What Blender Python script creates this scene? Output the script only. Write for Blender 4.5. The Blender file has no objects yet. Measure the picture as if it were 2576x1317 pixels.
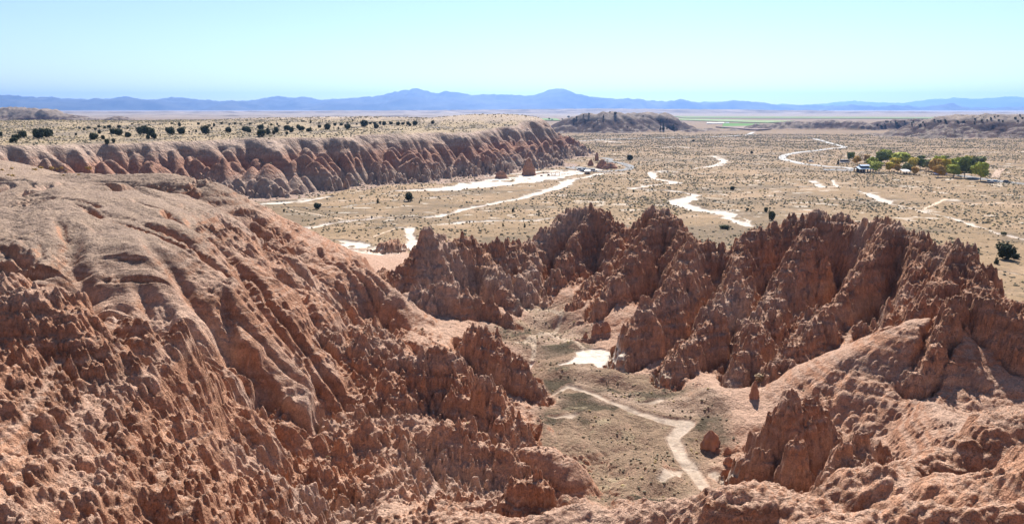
import bpy, math, random, os
import numpy as np
from mathutils import Vector
C = bpy.context.scene.collection
R = math.radians
Q = float(os.environ.get('TQ', '1'))          # mesh density factor, 1 for the finished picture

# ------------------------------------------------------------------ camera, sky, sun, exposure
CAMZ = 48.0
F = 2012.5                                     # focal length in units of a 2576 wide picture
HOR = 272.0                                    # eye level line in that picture
PITCH = math.atan((658.5 - HOR) / F)
sc = bpy.context.scene
cam = bpy.data.objects.new('camera', bpy.data.cameras.new('camera'))
C.objects.link(cam); sc.camera = cam
cam.location = (0, 0, CAMZ)
cam.rotation_euler = (math.pi / 2 - PITCH, 0, 0)
cam.data.sensor_width = 36.0
cam.data.lens = 36.0 * F / 2576.0
cam.data.clip_start = 0.5; cam.data.clip_end = 120000
SUN_EL, SUN_AZ = R(42), R(9)                 # azimuth from +Y towards +X
w = bpy.data.worlds.new('World'); sc.world = w; w.use_nodes = True
nt = w.node_tree
bg = nt.nodes['Background']
sky = nt.nodes.new('ShaderNodeTexSky'); sky.sky_type = 'NISHITA'
sky.sun_disc = False; sky.sun_elevation = SUN_EL; sky.sun_rotation = SUN_AZ
sky.altitude = 1500; sky.air_density = 1.0; sky.dust_density = 0.5; sky.ozone_density = 2.0
nt.links.new(sky.outputs[0], bg.inputs[0]); bg.inputs[1].default_value = 0.060
sl = bpy.data.lights.new('sun', 'SUN'); sl.energy = 5.0; sl.angle = R(0.5); sl.color = (1.0, 0.94, 0.86)
so = bpy.data.objects.new('sun', sl); C.objects.link(so)
sd = Vector((math.sin(SUN_AZ) * math.cos(SUN_EL), math.cos(SUN_AZ) * math.cos(SUN_EL), math.sin(SUN_EL)))
so.rotation_euler = (-sd).to_track_quat('-Z', 'Y').to_euler()
sc.view_settings.view_transform = 'Standard'; sc.view_settings.look = 'None'
sc.view_settings.exposure = 1.12; sc.view_settings.gamma = 1.0
sc.cycles.max_bounces = 5; sc.cycles.diffuse_bounces = 3; sc.cycles.volume_bounces = 0

# ------------------------------------------------------------------ helpers: projection, noise
cp, sp = math.cos(PITCH), math.sin(PITCH)
def ray(u, v):
    a = (u - 1288.0) / F; b = (658.5 - v) / F
    return a, cp + b * sp, -sp + b * cp
def atD(u, v, D):
    a, y, z = ray(u, v); t = D / y
    return (a * t, D, CAMZ + z * t)
def atZ(u, v, z0):
    a, y, z = ray(u, v); t = (z0 - CAMZ) / z
    return (a * t, y * t, z0)

def hsh(i, j, s):
    i = i.astype(np.int64); j = j.astype(np.int64)
    n = (i * 374761393 + j * 668265263 + s * 974634777) & 0xffffffff
    n = ((n ^ (n >> 13)) * 1274126177) & 0xffffffff
    n = ((n ^ (n >> 16)) * 2246822519) & 0xffffffff
    return ((n ^ (n >> 15)) & 0xffffff).astype(np.float32) / 16777216.0
_T = np.random.RandomState(7).rand(256, 256).astype(np.float32) * 2 - 1
def noise(x, y):
    """smooth value noise in -1..1, period 256"""
    xi = np.floor(x); yi = np.floor(y)
    fx = (x - xi).astype(np.float32); fy = (y - yi).astype(np.float32)
    i = xi.astype(np.int32) & 255; j = yi.astype(np.int32) & 255
    i1 = (i + 1) & 255; j1 = (j + 1) & 255
    fx = fx * fx * (3 - 2 * fx); fy = fy * fy * (3 - 2 * fy)
    a = _T[i, j]; b = _T[i1, j]; c = _T[i, j1]; d = _T[i1, j1]
    a = a + (b - a) * fx; c = c + (d - c) * fx
    return a + (c - a) * fy
def fbm(x, y, n=4, g=0.5):
    r = 0; amp = 1.0; s = 0
    for k in range(n):
        r = r + amp * noise(x + 17.3 * k, y + 41.7 * k); s += amp; amp *= g
        x, y = (x * 1.6 + y * 1.2), (y * 1.6 - x * 1.2)
    return r / s
def ridged(x, y, n=4):
    r = 0; amp = 1.0; s = 0
    for k in range(n):
        r = r + amp * (1 - 2 * np.abs(noise(x + 7.3 * k, y + 31.7 * k))); s += amp; amp *= .5
        x, y = (x * 1.6 + y * 1.2), (y * 1.6 - x * 1.2)
    return r / s
def sst(a, b, x):
    t = np.clip((x - a) / (b - a), 0, 1); return t * t * (3 - 2 * t)

class Raster:
    def __init__(s, x0, x1, y0, y1, d):
        s.x0, s.y0, s.d = x0, y0, d
        s.nx = int((x1 - x0) / d) + 1; s.ny = int((y1 - y0) / d) + 1
        s.X, s.Y = np.meshgrid(x0 + np.arange(s.nx) * d, y0 + np.arange(s.ny) * d, indexing='ij')
        s.X = s.X.astype(np.float32); s.Y = s.Y.astype(np.float32)
    def get(s, A, x, y):
        fx = np.clip((x - s.x0) / s.d, 0, s.nx - 1.001); fy = np.clip((y - s.y0) / s.d, 0, s.ny - 1.001)
        i = fx.astype(np.int32); j = fy.astype(np.int32); fx = fx - i; fy = fy - j
        a = A[i, j] * (1 - fx) + A[i + 1, j] * fx
        b = A[i, j + 1] * (1 - fx) + A[i + 1, j + 1] * fx
        return (a * (1 - fy) + b * fy).astype(np.float32)

def seg_dist(X, Y, pts):
    """distance to a polyline of (x, y, val...) and the values interpolated at the nearest place"""
    best = np.full(X.shape, 1e9, np.float32); vals = [np.zeros(X.shape, np.float32) for _ in pts[0][2:]]
    for p, q in zip(pts[:-1], pts[1:]):
        dx, dy = q[0] - p[0], q[1] - p[1]
        t = np.clip(((X - p[0]) * dx + (Y - p[1]) * dy) / max(dx * dx + dy * dy, 1e-6), 0, 1)
        d = np.hypot(X - p[0] - t * dx, Y - p[1] - t * dy)
        m = d < best; best = np.where(m, d, best)
        for k in range(len(vals)):
            vals[k] = np.where(m, p[2 + k] + t * (q[2 + k] - p[2 + k]), vals[k])
    return best, vals
def inside(X, Y, poly):
    r = np.zeros(X.shape, bool); n = len(poly)
    for k in range(n):
        x1, y1 = poly[k][:2]; x2, y2 = poly[(k + 1) % n][:2]
        if y1 == y2: continue
        c = ((y1 > Y) != (y2 > Y)) & (X < (x2 - x1) * (Y - y1) / (y2 - y1) + x1)
        r ^= c
    return r

class Fins:
    """field of upright rock fins and cones, the highest one wins; heights and downslope directions come from H"""
    def __init__(s, H, x0, x1, y0, y1, cell, k, amp, keep, elong, r0, seed, jit=0.9, bullet=False):
        s.bl = bullet
        s.cell, s.k, s.keep, s.el, s.r0 = cell, k, keep, elong, r0
        s.i0 = int(math.floor(x0 / cell)) - 2; s.j0 = int(math.floor(y0 / cell)) - 2
        s.ni = int((x1 - x0) / cell) + 6; s.nj = int((y1 - y0) / cell) + 6
        I, J = np.meshgrid(np.arange(s.ni), np.arange(s.nj), indexing='ij')
        s.px = ((I + s.i0 + .5 + (hsh(I, J, seed) - .5) * jit) * cell).astype(np.float32)
        s.py = ((J + s.j0 + .5 + (hsh(I, J, seed + 1) - .5) * jit) * cell).astype(np.float32)
        e = cell * .35
        h = H(s.px, s.py)
        gx = (H(s.px + e, s.py) - H(s.px - e, s.py)) / (2 * e); gy = (H(s.px, s.py + e) - H(s.px, s.py - e)) / (2 * e)
        s.sl = np.hypot(gx, gy) + 1e-6
        s.gx = (-gx / s.sl).astype(np.float32); s.gy = (-gy / s.sl).astype(np.float32)
        r = hsh(I, J, seed + 2)
        s.z = (h + (r ** 1.5 - .62) * amp * np.clip(s.sl * 1.3, .15, 1.2)).astype(np.float32)
        s.sl = np.clip(s.sl, 0, 2.5).astype(np.float32)
        s.kk = (k * (.75 + .5 * hsh(I, J, seed + 3))).astype(np.float32)
    def __call__(s, x, y):
        i = np.floor(x / s.cell).astype(np.int32) - s.i0; j = np.floor(y / s.cell).astype(np.int32) - s.j0
        best = np.full(x.shape, -1e9, np.float32)
        for di in (-1, 0, 1):
            for dj in (-1, 0, 1):
                a = np.clip(i + di, 0, s.ni - 1); b = np.clip(j + dj, 0, s.nj - 1)
                dx = x - s.px[a, b]; dy = y - s.py[a, b]
                gx = s.gx[a, b]; gy = s.gy[a, b]
                al = dx * gx + dy * gy; pe = dx * gy - dy * gx
                q = pe * pe + al * al / (s.el * s.el)
                if s.bl:                           # a column: rounded flat top, then nearly upright sides
                    q = np.sqrt(q); e = q - s.r0 * (.6 + .8 * s.kk[a, b] / s.bl - .8 + .4); q = .25 * q + .5 * (e + np.sqrt(e * e + .003 * s.cell))
                else: q = np.sqrt(q + s.r0 * s.r0) - s.r0
                v = s.z[a, b] - s.keep * s.sl[a, b] * np.maximum(al, -.3 * s.cell) - s.kk[a, b] * q
                best = np.maximum(best, v)
        return best

# ------------------------------------------------------------------ near badlands (up to 300 m): control points
#            u, v, D, rough, veg   (rough: hoodoo strength, veg: crusted greenish canyon floor)
G = [
 # canyon floor
 (1400,790,151,.05,1),(1330,770,158,.1,.8),(1370,830,146,.05,1),(1300,850,137,.3,.6),(1450,860,136,.1,.8),(1500,900,128,.0,.6),
 (1400,930,122,.1,.7),(1420,975,117,.05,.8),(1550,960,118,.1,.9),(1600,1040,107,.05,.8),(1650,990,112,.1,.9),(1720,1070,103,.05,.6),
 (1780,1010,108,.15,.8),(1500,1060,103,.05,1),(1450,1040,104,.1,.8),(1700,1150,94,.05,.7),(1600,1130,96,.05,1),(1780,1230,86,.1,.5),
 (1640,1220,86,.1,.9),(1480,1180,89,.3,.8),(1480,1240,83,.4,.7),(1800,1110,98,.1,.6),(1820,1200,90,.1,.4),(1880,1130,95,.3,.4),
 (1350,1000,112,.3,.4),(1380,1090,98,.2,.8),(1300,1110,94,.2,.8),(1200,1105,89,.4,.5),(1280,1040,103,.4,.1),(1400,1150,91,.5,.6),
 # talus right of canyon
 (1690,930,122,.3,.2),(1850,990,109,.1,.2),(1950,1000,106,.2,.0),(2000,930,109,.2,.0),(2180,860,106,.2,.0),(2290,820,103,.3,.0),
 (1900,960,114,.2,0),(2000,905,122,.15,0),(2130,860,121,.15,0),(2100,960,101,.3,0),(1920,1120,95,.5,.0),(1960,1190,88,.5,.0),
 (2080,1010,101,.5,0),(2060,1240,84,.4,0),(2240,1190,80,.4,0),(2200,1000,97,.4,0),(2240,1080,93,.5,0),(2330,960,91,.3,0),
 (2290,940,99,.5,0),(2400,1040,91,.3,0),(2500,1050,88,.3,0),(2650,1050,89,.3,0),(2380,1070,82,.4,0),(2310,1120,76,.4,0),
 (2120,870,116,.15,0),(2170,830,118,.15,0),
 # amphitheatre foot
 (1285,770,150,.15,.1),(1370,748,161,.15,.1),(1460,770,148,.3,.2),(1530,890,130,.15,.1),(1560,850,136,.15,0),(1600,800,140,.15,0),
 (1150,760,154,.15,0),(1060,700,158,.15,0),(1000,680,162,.5,0),
 # talus pockets between the buttresses
 (1480,690,165,.5,0),(1600,720,153,.7,0),(1700,780,144,.8,0),(1800,760,147,.8,0),(1750,850,134,.8,0),(1850,800,141,.8,0),(1960,800,136,.8,0),(2080,830,126,.7,0),(1400,700,165,.4,0),(1950,880,127,.8,0),
 # left sandy slope and castles
 (1000,720,147,.2,0),(1080,780,139,.05,0),(1150,840,129,.05,0),(1100,830,120,.2,0),(1180,900,124,.3,0),(1150,1000,105,.5,0),(1250,975,117,.5,0),(1320,990,115,.4,0),
 (1190,1060,95,.4,0),(1130,1050,93,.3,0),(1050,1010,99,.7,0),
 # left dome and slopes
 (350,470,148,.0,0),(150,470,150,.05,0),(0,480,140,.2,0),(350,520,122,.0,0),(200,560,112,.1,0),(50,560,108,.2,0),(330,620,100,.05,0),
 (300,720,92,.15,0),(450,650,98,.1,0),(450,790,90,.3,0),(560,700,100,.3,0),(600,850,91,.4,0),(620,950,89,.5,0),(560,560,128,.3,0),
 (700,680,120,.6,0),(800,720,126,.5,0),(700,800,103,.7,0),(850,800,112,.7,0),(930,760,132,.4,0),(950,860,108,.8,0),(820,920,96,.9,0),
 (950,950,96,1,0),(750,1020,87,.9,0),(900,1060,84,1,0),(1030,1100,82,.9,0),(1000,1200,74,.8,0),(1130,1180,78,.7,.1),(820,1150,76,1,0),
 (700,1200,70,1,0),(850,1270,66,.9,0),(760,1317,62,.8,0),(900,1317,62,.2,0),(950,1240,67,.15,0),(870,1150,73,.5,0),(1000,1290,62,.2,0),
 (220,700,84,.1,0),(420,870,78,.3,0),
 # nearest left slope
 (0,720,58,.4,0),(200,820,56,.5,0),(0,850,48,.5,0),(300,950,52,.6,0),(0,1000,42,.6,0),(200,1100,44,.6,0),(400,1050,52,.7,0),(0,1200,36,.6,0),
 (200,1317,37,.6,0),(0,1317,33,.6,0),(450,1200,50,.7,0),(450,1317,46,.7,0),(600,1150,60,.8,0),(620,1280,54,.8,0),
 (1100,1230,70,.6,.1),(1200,1200,74,.6,.2),(1230,1280,66,.6,0),(1350,1290,66,.6,.2),(1450,1317,68,.5,.3),
 # under the foreground ridge
 (1300,1340,55,.5,0),(1700,1290,70,.3,.2),(2000,1230,72,.4,0),(2150,1270,66,.5,0),(2300,1180,66,.5,0),
 (2450,1110,66,.4,0),(2620,1080,66,.4,0),
]
V0 = [  # x, y, z, rough, veg : valley beyond and ground round the edges
 (-150,200,33.8,0,0),(-120,200,33.5,0,0),(-190,190,34,0,0),(-100,230,14,.5,0),(-150,245,12,.5,0),(-205,270,8,.3,0),(-130,285,4,0,0),(-37,77,25,.2,0),(-26,77,21,.3,0),(-48,81,29,.1,0),(-16,77,15.5,.4,0),(-60,84,31,.1,0),(-60,215,10,.2,0),(-30,215,3,0,0),(0,225,2,0,0),(0,270,1,0,0),
 (-60,280,2,0,0),(-120,305,2,0,0),(60,240,2,0,0),(60,290,1,0,0),(120,220,1.5,0,0),(120,290,1,0,0),(150,170,2,0,0),(110,185,2,0,0),
 (170,120,4,.2,0),(20,200,4,.1,0),(-25,185,4,.1,0),(200,200,1,0,0),(-200,310,3,0,0),(-160,120,36,0,0),(-110,60,40,.2,0),(130,60,30,.3,0),(160,80,20,.3,0),
 (0,15,38,.5,0),(-30,15,39,.5,0),(30,15,39,.5,0),(60,40,34,.5,0),(-60,30,40,.3,0),
]
def tps_fit(P, Z, lam=0.6):
    n = len(P); d = np.hypot(P[:, None, 0] - P[None, :, 0], P[:, None, 1] - P[None, :, 1])
    K = np.where(d > 0, d * d * np.log(d + 1e-9), 0) + np.eye(n) * lam * 20
    A = np.zeros((n + 3, n + 3)); A[:n, :n] = K; A[:n, n] = 1; A[:n, n + 1:] = P; A[n, :n] = 1; A[n + 1:, :n] = P.T
    return np.linalg.solve(A, np.concatenate([Z, np.zeros(3)]))
N = Raster(-210, 210, 8, 320, 0.5)
_pts = [(*atD(u, v, D), r, g) for u, v, D, r, g in G] + V0
_P = np.array([p[:2] for p in _pts]); _Z = np.array([p[2] for p in _pts])
_c = tps_fit(_P, _Z)
gr = Raster(-210, 210, 8, 320, 2.0)
def _eval(c):
    out = np.full(gr.X.shape, c[-3]) + c[-2] * gr.X + c[-1] * gr.Y
    for (px, py), ww in zip(_P, c):
        d2 = (gr.X - px) ** 2 + (gr.Y - py) ** 2
        out += ww * .5 * d2 * np.log(d2 + 1e-12)
    return out
base = gr.get(_eval(_c), N.X, N.Y)
_w = 0; _r = 0; _v = 0
for p in _pts:
    ww = 1.0 / (((gr.X - p[0]) ** 2 + (gr.Y - p[1]) ** 2) + 4.0) ** 1.6
    _w = _w + ww; _r = _r + ww * p[3]; _v = _v + ww * p[4]
rough = gr.get(_r / _w, N.X, N.Y); veg = gr.get(_v / _w, N.X, N.Y)

def valley(x, y):
    r = np.hypot(x, y)
    return (.9 * fbm(x / 60, y / 60, 3) + .25 * fbm(x / 9 + 5, y / 9, 3) + .6).astype(np.float32)
_b = sst(235, 300, N.Y + .15 * np.maximum(N.X, 0))
base = base * (1 - _b) + valley(N.X, N.Y) * _b
base = np.where(N.Y > 200, np.maximum(base, valley(N.X, N.Y) - .2), base)

# crest lines: (u, v, D) with side slope k, half width, roughness of the flank
wx = N.X + 1.2 * fbm(N.X / 5, N.Y / 5, 3) + .0; wy = N.Y + 1.2 * fbm(N.X / 5 + 50, N.Y / 5, 3)
RIDGES = [
 (2.5, 2.6, 1.0, [(975,685,150),(1010,650,152),(1045,600,155),(1065,560,157),(1075,541,158),(1092,568,160),(1130,585,164),(1200,592,170),(1290,593,176),(1345,590,182),(1385,545,186),(1420,520,190),(1470,507,190),(1510,510,188),(1540,546,186),(1590,554,182),(1640,522,178),(1660,514,175),(1690,527,172),(1715,566,168),(1742,570,160),(1770,592,160),(1850,613,160),(1870,577,162),(1900,562,165),(1960,547,170),(2060,517,170),(2130,530,165),(2180,546,160),(2250,538,152),(2300,572,146),(2340,602,140),(2400,592,134),(2440,632,128),(2480,692,120),(2520,722,114),(2576,734,110),(2720,742,104)]),
 (2.5, 1.2, 1.0, [(1075,541,158),(1060,600,154),(1010,662,149)]),
 (2.5, 1.1, 1.0, [(1200,592,170),(1230,640,162),(1270,700,155),(1285,760,150)]),
 (2.5, 1.1, 1.0, [(1345,590,182),(1330,650,168),(1300,690,160)]),
 (2.5, 1.2, 1.0, [(1480,510,190),(1440,600,176),(1400,680,166),(1370,740,159)]),
 (2.5, 1.2, 1.0, [(1540,546,186),(1560,620,170),(1480,690,158),(1460,750,150)]),
 (2.5, 1.2, 1.0, [(1660,514,175),(1610,590,162),(1560,660,153),(1520,730,146)]),
 (2.6, 1.3, 1.0, [(1742,570,158),(1720,650,147),(1660,720,136),(1600,790,129),(1550,880,124)]),
 (2.6, 1.3, 1.0, [(1870,577,162),(1860,650,150),(1835,700,140),(1770,790,129),(1710,860,121),(1680,910,118)]),
 (2.6, 1.3, 1.0, [(2048,552,156),(2000,620,150),(1960,690,144),(1910,760,131),(1880,850,120),(1850,925,114)]),
 (2.6, 1.3, 1.0, [(2250,538,152),(2200,600,145),(2130,680,136),(2060,760,124),(1990,850,116),(1930,925,112)]),
 (2.6, 1.3, 1.0, [(2340,602,140),(2290,680,130),(2230,750,121),(2190,820,114)]),
 (2.5, 1.2, 1.0, [(2400,592,134),(2360,690,120),(2300,760,112),(2240,830,107)]),
 (3.4, 1.4, 1.0, [(2440,690,109),(2385,750,105),(2335,830,101),(2305,905,98)]),
 (3.6, 2.0, 1.0, [(2440,692,108),(2500,735,104),(2576,755,101),(2720,780,98)]),
 (2.2, .5, 1.0, [(1060,690,145),(1085,668,144),(1130,668,144),(1150,700,143),(1200,722,145),(1250,760,144),(1280,785,143)]),
 (2.2, .5, 1.0, [(1180,795,127),(1225,810,123),(1290,850,118),(1330,920,114),(1352,968,111)]),
 (1.6, .5, 1.0, [(870,795,113),(960,830,109),(1020,850,107),(1100,842,105),(1135,850,104),(1150,910,103),(1180,960,99),(1235,925,97),(1258,1010,93),(1275,1090,89)]),
 (1.8, .5, 1.0, [(820,985,90),(900,1005,89),(980,1080,86),(1050,1180,81)]),
 (1.8, .5, 1.0, [(690,960,85),(780,1090,78),(830,1190,74),(870,1290,68)]),
 (3.2, 1.1, 1.0, [(1316,1178,61),(1345,1178,61)]),(2.6, 1.0, 1.0, [(1345,1200,61),(1372,1250,60),(1410,1320,58)]),(2.6, 1.0, 1.0, [(1270,1236,61),(1310,1240,60),(1330,1320,58)]),
 (1.6, 1.6, .3, [(1210,1100,88),(1290,1098,88),(1380,1110,87),(1440,1150,85)]),(1.5, 1.0, .5, [(1470,1210,80),(1520,1240,77),(1560,1290,72)]),(1.5, 1.0, .5, [(1600,1235,78),(1650,1262,74)]),
 (1.4, 1.3, .3, [(1640,985,113),(1700,1000,111),(1790,1000,110)]),(1.4, 1.2, .25, [(1500,930,122),(1580,935,121),(1650,925,122)]),(1.3, 1.5, .2, [(1330,772,158),(1400,762,158),(1440,780,153)]),(1.6, .8, .6, [(1455,848,136),(1490,835,136),(1525,830,137)]),
 (2.4, .4, 1.0, [(1240,1235,64),(1300,1235,63)]),
 (3.0, .9, 1.0, [(1875,1105,88),(1920,1095,87),(1945,1150,86)]),
 (3.0, .7, 1.0, [(1955,1160,85),(1990,1080,84),(2010,1100,84)]),
 (4.0, .8, 1.0, [(1905,1060,92),(1932,1003,91)]),(4.0, 1.0, 1.0, [(1975,950,90),(1998,942,91)]),(3.6, .9, 1.0, [(2030,950,93),(2085,990,95)]),(3.6, .7, 1.0, [(1960,1030,89),(1990,1010,90)]),
 (3.6, 1.3, 1.0, [(2062,1150,70),(2095,1130,71)]),
 (3.6, 1.2, 1.0, [(2125,1062,74),(2120,1150,71)]),(3.8, 1.2, 1.0, [(2180,1032,75),(2190,1100,73),(2215,1150,71)]),
 (3.2, .8, 1.0, [(2160,1118,70),(2240,1130,70)]),
 (3.0, .7, 1.0, [(2200,1060,80),(2250,1120,78),(2270,1180,76)]),
 (1.3, 1.0, .9, [(935,628,262),(955,594,262),(1000,590,262),(1030,612,262)]),
 # left plateau edge and its long shoulder
 (.62, 4.0, .3, [(-300,445,178),(0,442,174),(130,433,174),(350,435,172),(440,437,170),(480,441,168)]),
 (.9, 1.5, .6, [(480,441,168),(520,470,166),(560,497,164),(620,514,162),(660,547,158),(700,584,155),(780,614,153),(860,654,152),(900,670,150),(980,702,148),(1040,740,144)]),
 (.8, 1.0, .5, [(-250,540,74),(-100,565,70),(0,592,67),(100,642,66),(300,737,64),(370,802,63),(450,882,63),(550,967,64),(620,1032,65),(700,1102,66),(850,1252,67)]),
 (.8, .8, .6, [(-200,800,52),(0,905,47),(150,960,48),(300,1060,49),(480,1130,54),(600,1230,57),(700,1317,58)]),
 (.8, .8, .6, [(-200,1050,38),(0,1100,38),(200,1190,40),(350,1250,44),(480,1330,47)]),
 # toes of the dome and ribs of the long left slope
 (.85, 2.6, .12, [(330,500,130),(370,600,106),(420,700,96),(470,800,91.5),(530,890,90),(570,940,89)]),
 (.85, 2.4, .15, [(420,510,132),(500,610,113),(580,730,101),(640,850,94),(690,950,90)]),
 (.85, 2.2, .1, [(200,500,124),(215,600,101),(255,680,94)]),(.85, 2.0, .15, [(90,500,124),(70,570,105),(140,650,94)]),
 (.9, 1.8, .3, [(540,540,142),(640,640,125),(730,760,111),(800,880,100),(840,960,95)]),
 (.95, 1.4, .5, [(640,560,150),(750,670,139),(850,780,122),(930,880,110),(1000,960,100)]),
 (.95, 1.2, .6, [(760,640,148),(850,720,138),(960,800,124),(1060,890,111)]),
 (.95, 1.2, .6, [(860,680,147),(960,760,138),(1040,830,128)]),
 (.95, 1.0, .8, [(600,900,90),(700,1010,86),(760,1100,79),(800,1200,72)]),(.95, 1.0, .8, [(450,940,66),(560,1060,65),(640,1160,63),(720,1270,61)]),
 (.9, 1.2, .6, [(60,760,56),(200,850,56),(330,930,57),(450,1030,58),(540,1120,58),(640,1230,59)]),
 (.9, 1.0, .6, [(-50,980,43),(120,1060,44),(260,1130,46),(400,1220,49),(500,1300,51)]),
 (1.1, .8, .7, [(880,1130,76),(960,1190,74),(1050,1250,71),(1120,1290,68)]),
 (1.1, .8, .7, [(1130,1040,86),(1200,1090,84),(1290,1130,83),(1330,1170,82)]),
 # foreground rim ridges
 (1.3, 1.5, .45, [(930,1330,44),(1010,1285,45),(1090,1266,46),(1180,1292,45),(1300,1330,44),(1430,1296,43),(1520,1292,42),(1640,1275,41),(1700,1262,41),(1790,1243,40),(1880,1227,40),(1930,1232,40),(1990,1266,39),(2080,1280,38)]),
 (1.1, 1.8, .45, [(2080,1262,41),(2140,1222,41),(2230,1208,41),(2330,1232,39),(2450,1200,37),(2576,1160,36),(2700,1120,36)]),
 (1.1, 1.5, .45, [(2230,1208,43),(2300,1150,44),(2390,1112,45),(2440,1085,45),(2500,1052,45),(2576,1043,45),(2720,1035,45)]),
 (1.1, 1.2, .45, [(2000,1330,34),(2150,1290,34),(2300,1280,33),(2450,1290,32),(2576,1260,32),(2700,1230,32)]),
]
ridgeR = np.full(N.X.shape, -50, np.float32); 
_rr = np.hypot(N.X - 6, N.Y - 84); _lm = sst(-5, -22, N.X) * sst(150, 132, N.Y) * sst(14, 28, _rr)
base = base - 2.6 * _lm * sst(1.0, 1.35, np.hypot((N.X + 66) / 40, (N.Y - 135) / 36))
macro = base.astype(np.float32).copy()
for k, hw, rr, pl in RIDGES:
    P = [atD(*p) for p in pl]
    xs = [p[0] for p in P]; ys = [p[1] for p in P]; m = 32
    i0 = max(0, int((min(xs) - m - N.x0) / N.d)); i1 = min(N.nx, int((max(xs) + m - N.x0) / N.d) + 1)
    j0 = max(0, int((min(ys) - m - N.y0) / N.d)); j1 = min(N.ny, int((max(ys) + m - N.y0) / N.d) + 1)
    if i1 <= i0 or j1 <= j0: continue
    s_ = (slice(i0, i1), slice(j0, j1))
    d, (z,) = seg_dist(wx[s_], wy[s_], P)
    d = np.maximum(0, np.sqrt(d * d + hw * hw) - hw)
    # steep wall that eases into a talus apron lower down
    h = z + (1.3 if rr > .65 else .6 if rr == .45 else 0) - k * d
    b = macro[s_]
    new = np.maximum(b, h)
    e = h - b
    up = sst(-.5, 1.5, e)
    rough[s_] = np.where(e > -.5, rough[s_] * (1 - up) + np.maximum(rr, rough[s_] if rr > .5 else rr) * up, rough[s_])
    veg[s_] *= 1 - up
    macro[s_] = new
# gullies on the left slopes converge on the canyon: ridged noise in polar coordinates about it
cx, cy = 6.0, 84.0
th = np.arctan2(N.X - cx, -(N.Y - cy)); rr_ = np.hypot(N.X - cx, N.Y - cy)
lw = fbm(N.X / 14, N.Y / 14, 2)
g1 = ridged(th * 9 + lw * .6 + 3, rr_ / 60, 2); g2 = ridged(th * 26 + lw * 1.2 + 9, rr_ / 30, 2)
leftm = sst(-5, -25, N.X) * sst(168, 150, N.Y) * sst(16, 30, rr_)
dome = sst(1, .6, np.hypot((N.X + 60) / 42, (N.Y - 125) / 34))
macro += leftm * ((g1 - .1) * 1.9 * (1 - .6 * dome) + (g2 - .1) * 1.0 * (1 - .75 * dome))
H0 = lambda x, y: N.get(macro, x, y)
f1 = Fins(H0, -210, 210, 8, 320, 7.5, 1.2, 1.6, .92, 2.6, 1.2, 11)
f0 = Fins(H0, -210, 210, 8, 320, 15, .8, 2.5, .97, 2.8, 2.5, 5)
sty0 = leftm * (1 - .5 * dome)
_pp = [atD(u, v, D)[:2] for u, v, D in [(1365,974,117.5),(1430,969,117.5),(1500,990,114),(1560,1015,110),(1600,1035,107.5),(1660,1056,105),(1725,1068,103),(1690,1100,99),(1712,1150,94),(1760,1200,89),(1790,1243,85)]]
_d1, _ = seg_dist(N.X, N.Y, _pp); _p2 = [atD(u, v, 128)[:2] for u, v in [(1425,905),(1545,905)]]; _d2, _ = seg_dist(N.X, N.Y, _p2)
_offp = sst(1.2, 4.5, np.minimum(_d1, _d2 - 2.5))
_mound = (1 - leftm) * _offp * veg * (1.9 * np.abs(fbm(N.X / 10 + 5, N.Y / 10, 3)) * 2 - .8 + .3 * fbm(N.X / 3.5, N.Y / 3.5, 2)) * sst(175, 160, N.Y) * sst(60, 70, N.Y); _mound = _mound - (1 - leftm) * _offp * veg * .5 * np.clip(ridged(N.X / 6 + 3, N.Y / 6, 3), 0, 1) * sst(175, 160, N.Y) * sst(60, 70, N.Y); macro = macro + _mound
macro = (macro + (np.clip(f0(N.X, N.Y), macro - 2.2, macro + 1.2) - macro) * sty0 * .8).astype(np.float32)
f1 = Fins(H0, -210, 210, 8, 320, 7.5, 1.2, 1.6, .92, 2.6, 1.2, 11)
rb = np.clip(rough * (1 + leftm * (1.0 * fbm(N.X / 12 + 70, N.Y / 12, 2))) + .22 * leftm * (1 - dome) * sst(.15, .4, rough), 0, 1)
nearf = .35 + .65 * sst(38, 80, N.Y)
h1r = macro + (np.clip(f1(N.X, N.Y), macro - 1.8, macro + .9) - macro) * sst(.1, .7, rb) * (.42 + .33 * leftm) * nearf
H1 = lambda x, y: N.get(h1r, x, y)
def hitN(u, v, d0=26.0):
    a, yy, zz = ray(u, v); D = np.arange(d0, 300, .4).astype(np.float32)
    m = np.nonzero(H1(a / yy * D, D) >= CAMZ + zz / yy * D)[0]
    d = float(D[m[0]]) if len(m) else 299.0
    return a / yy * d, d
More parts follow.
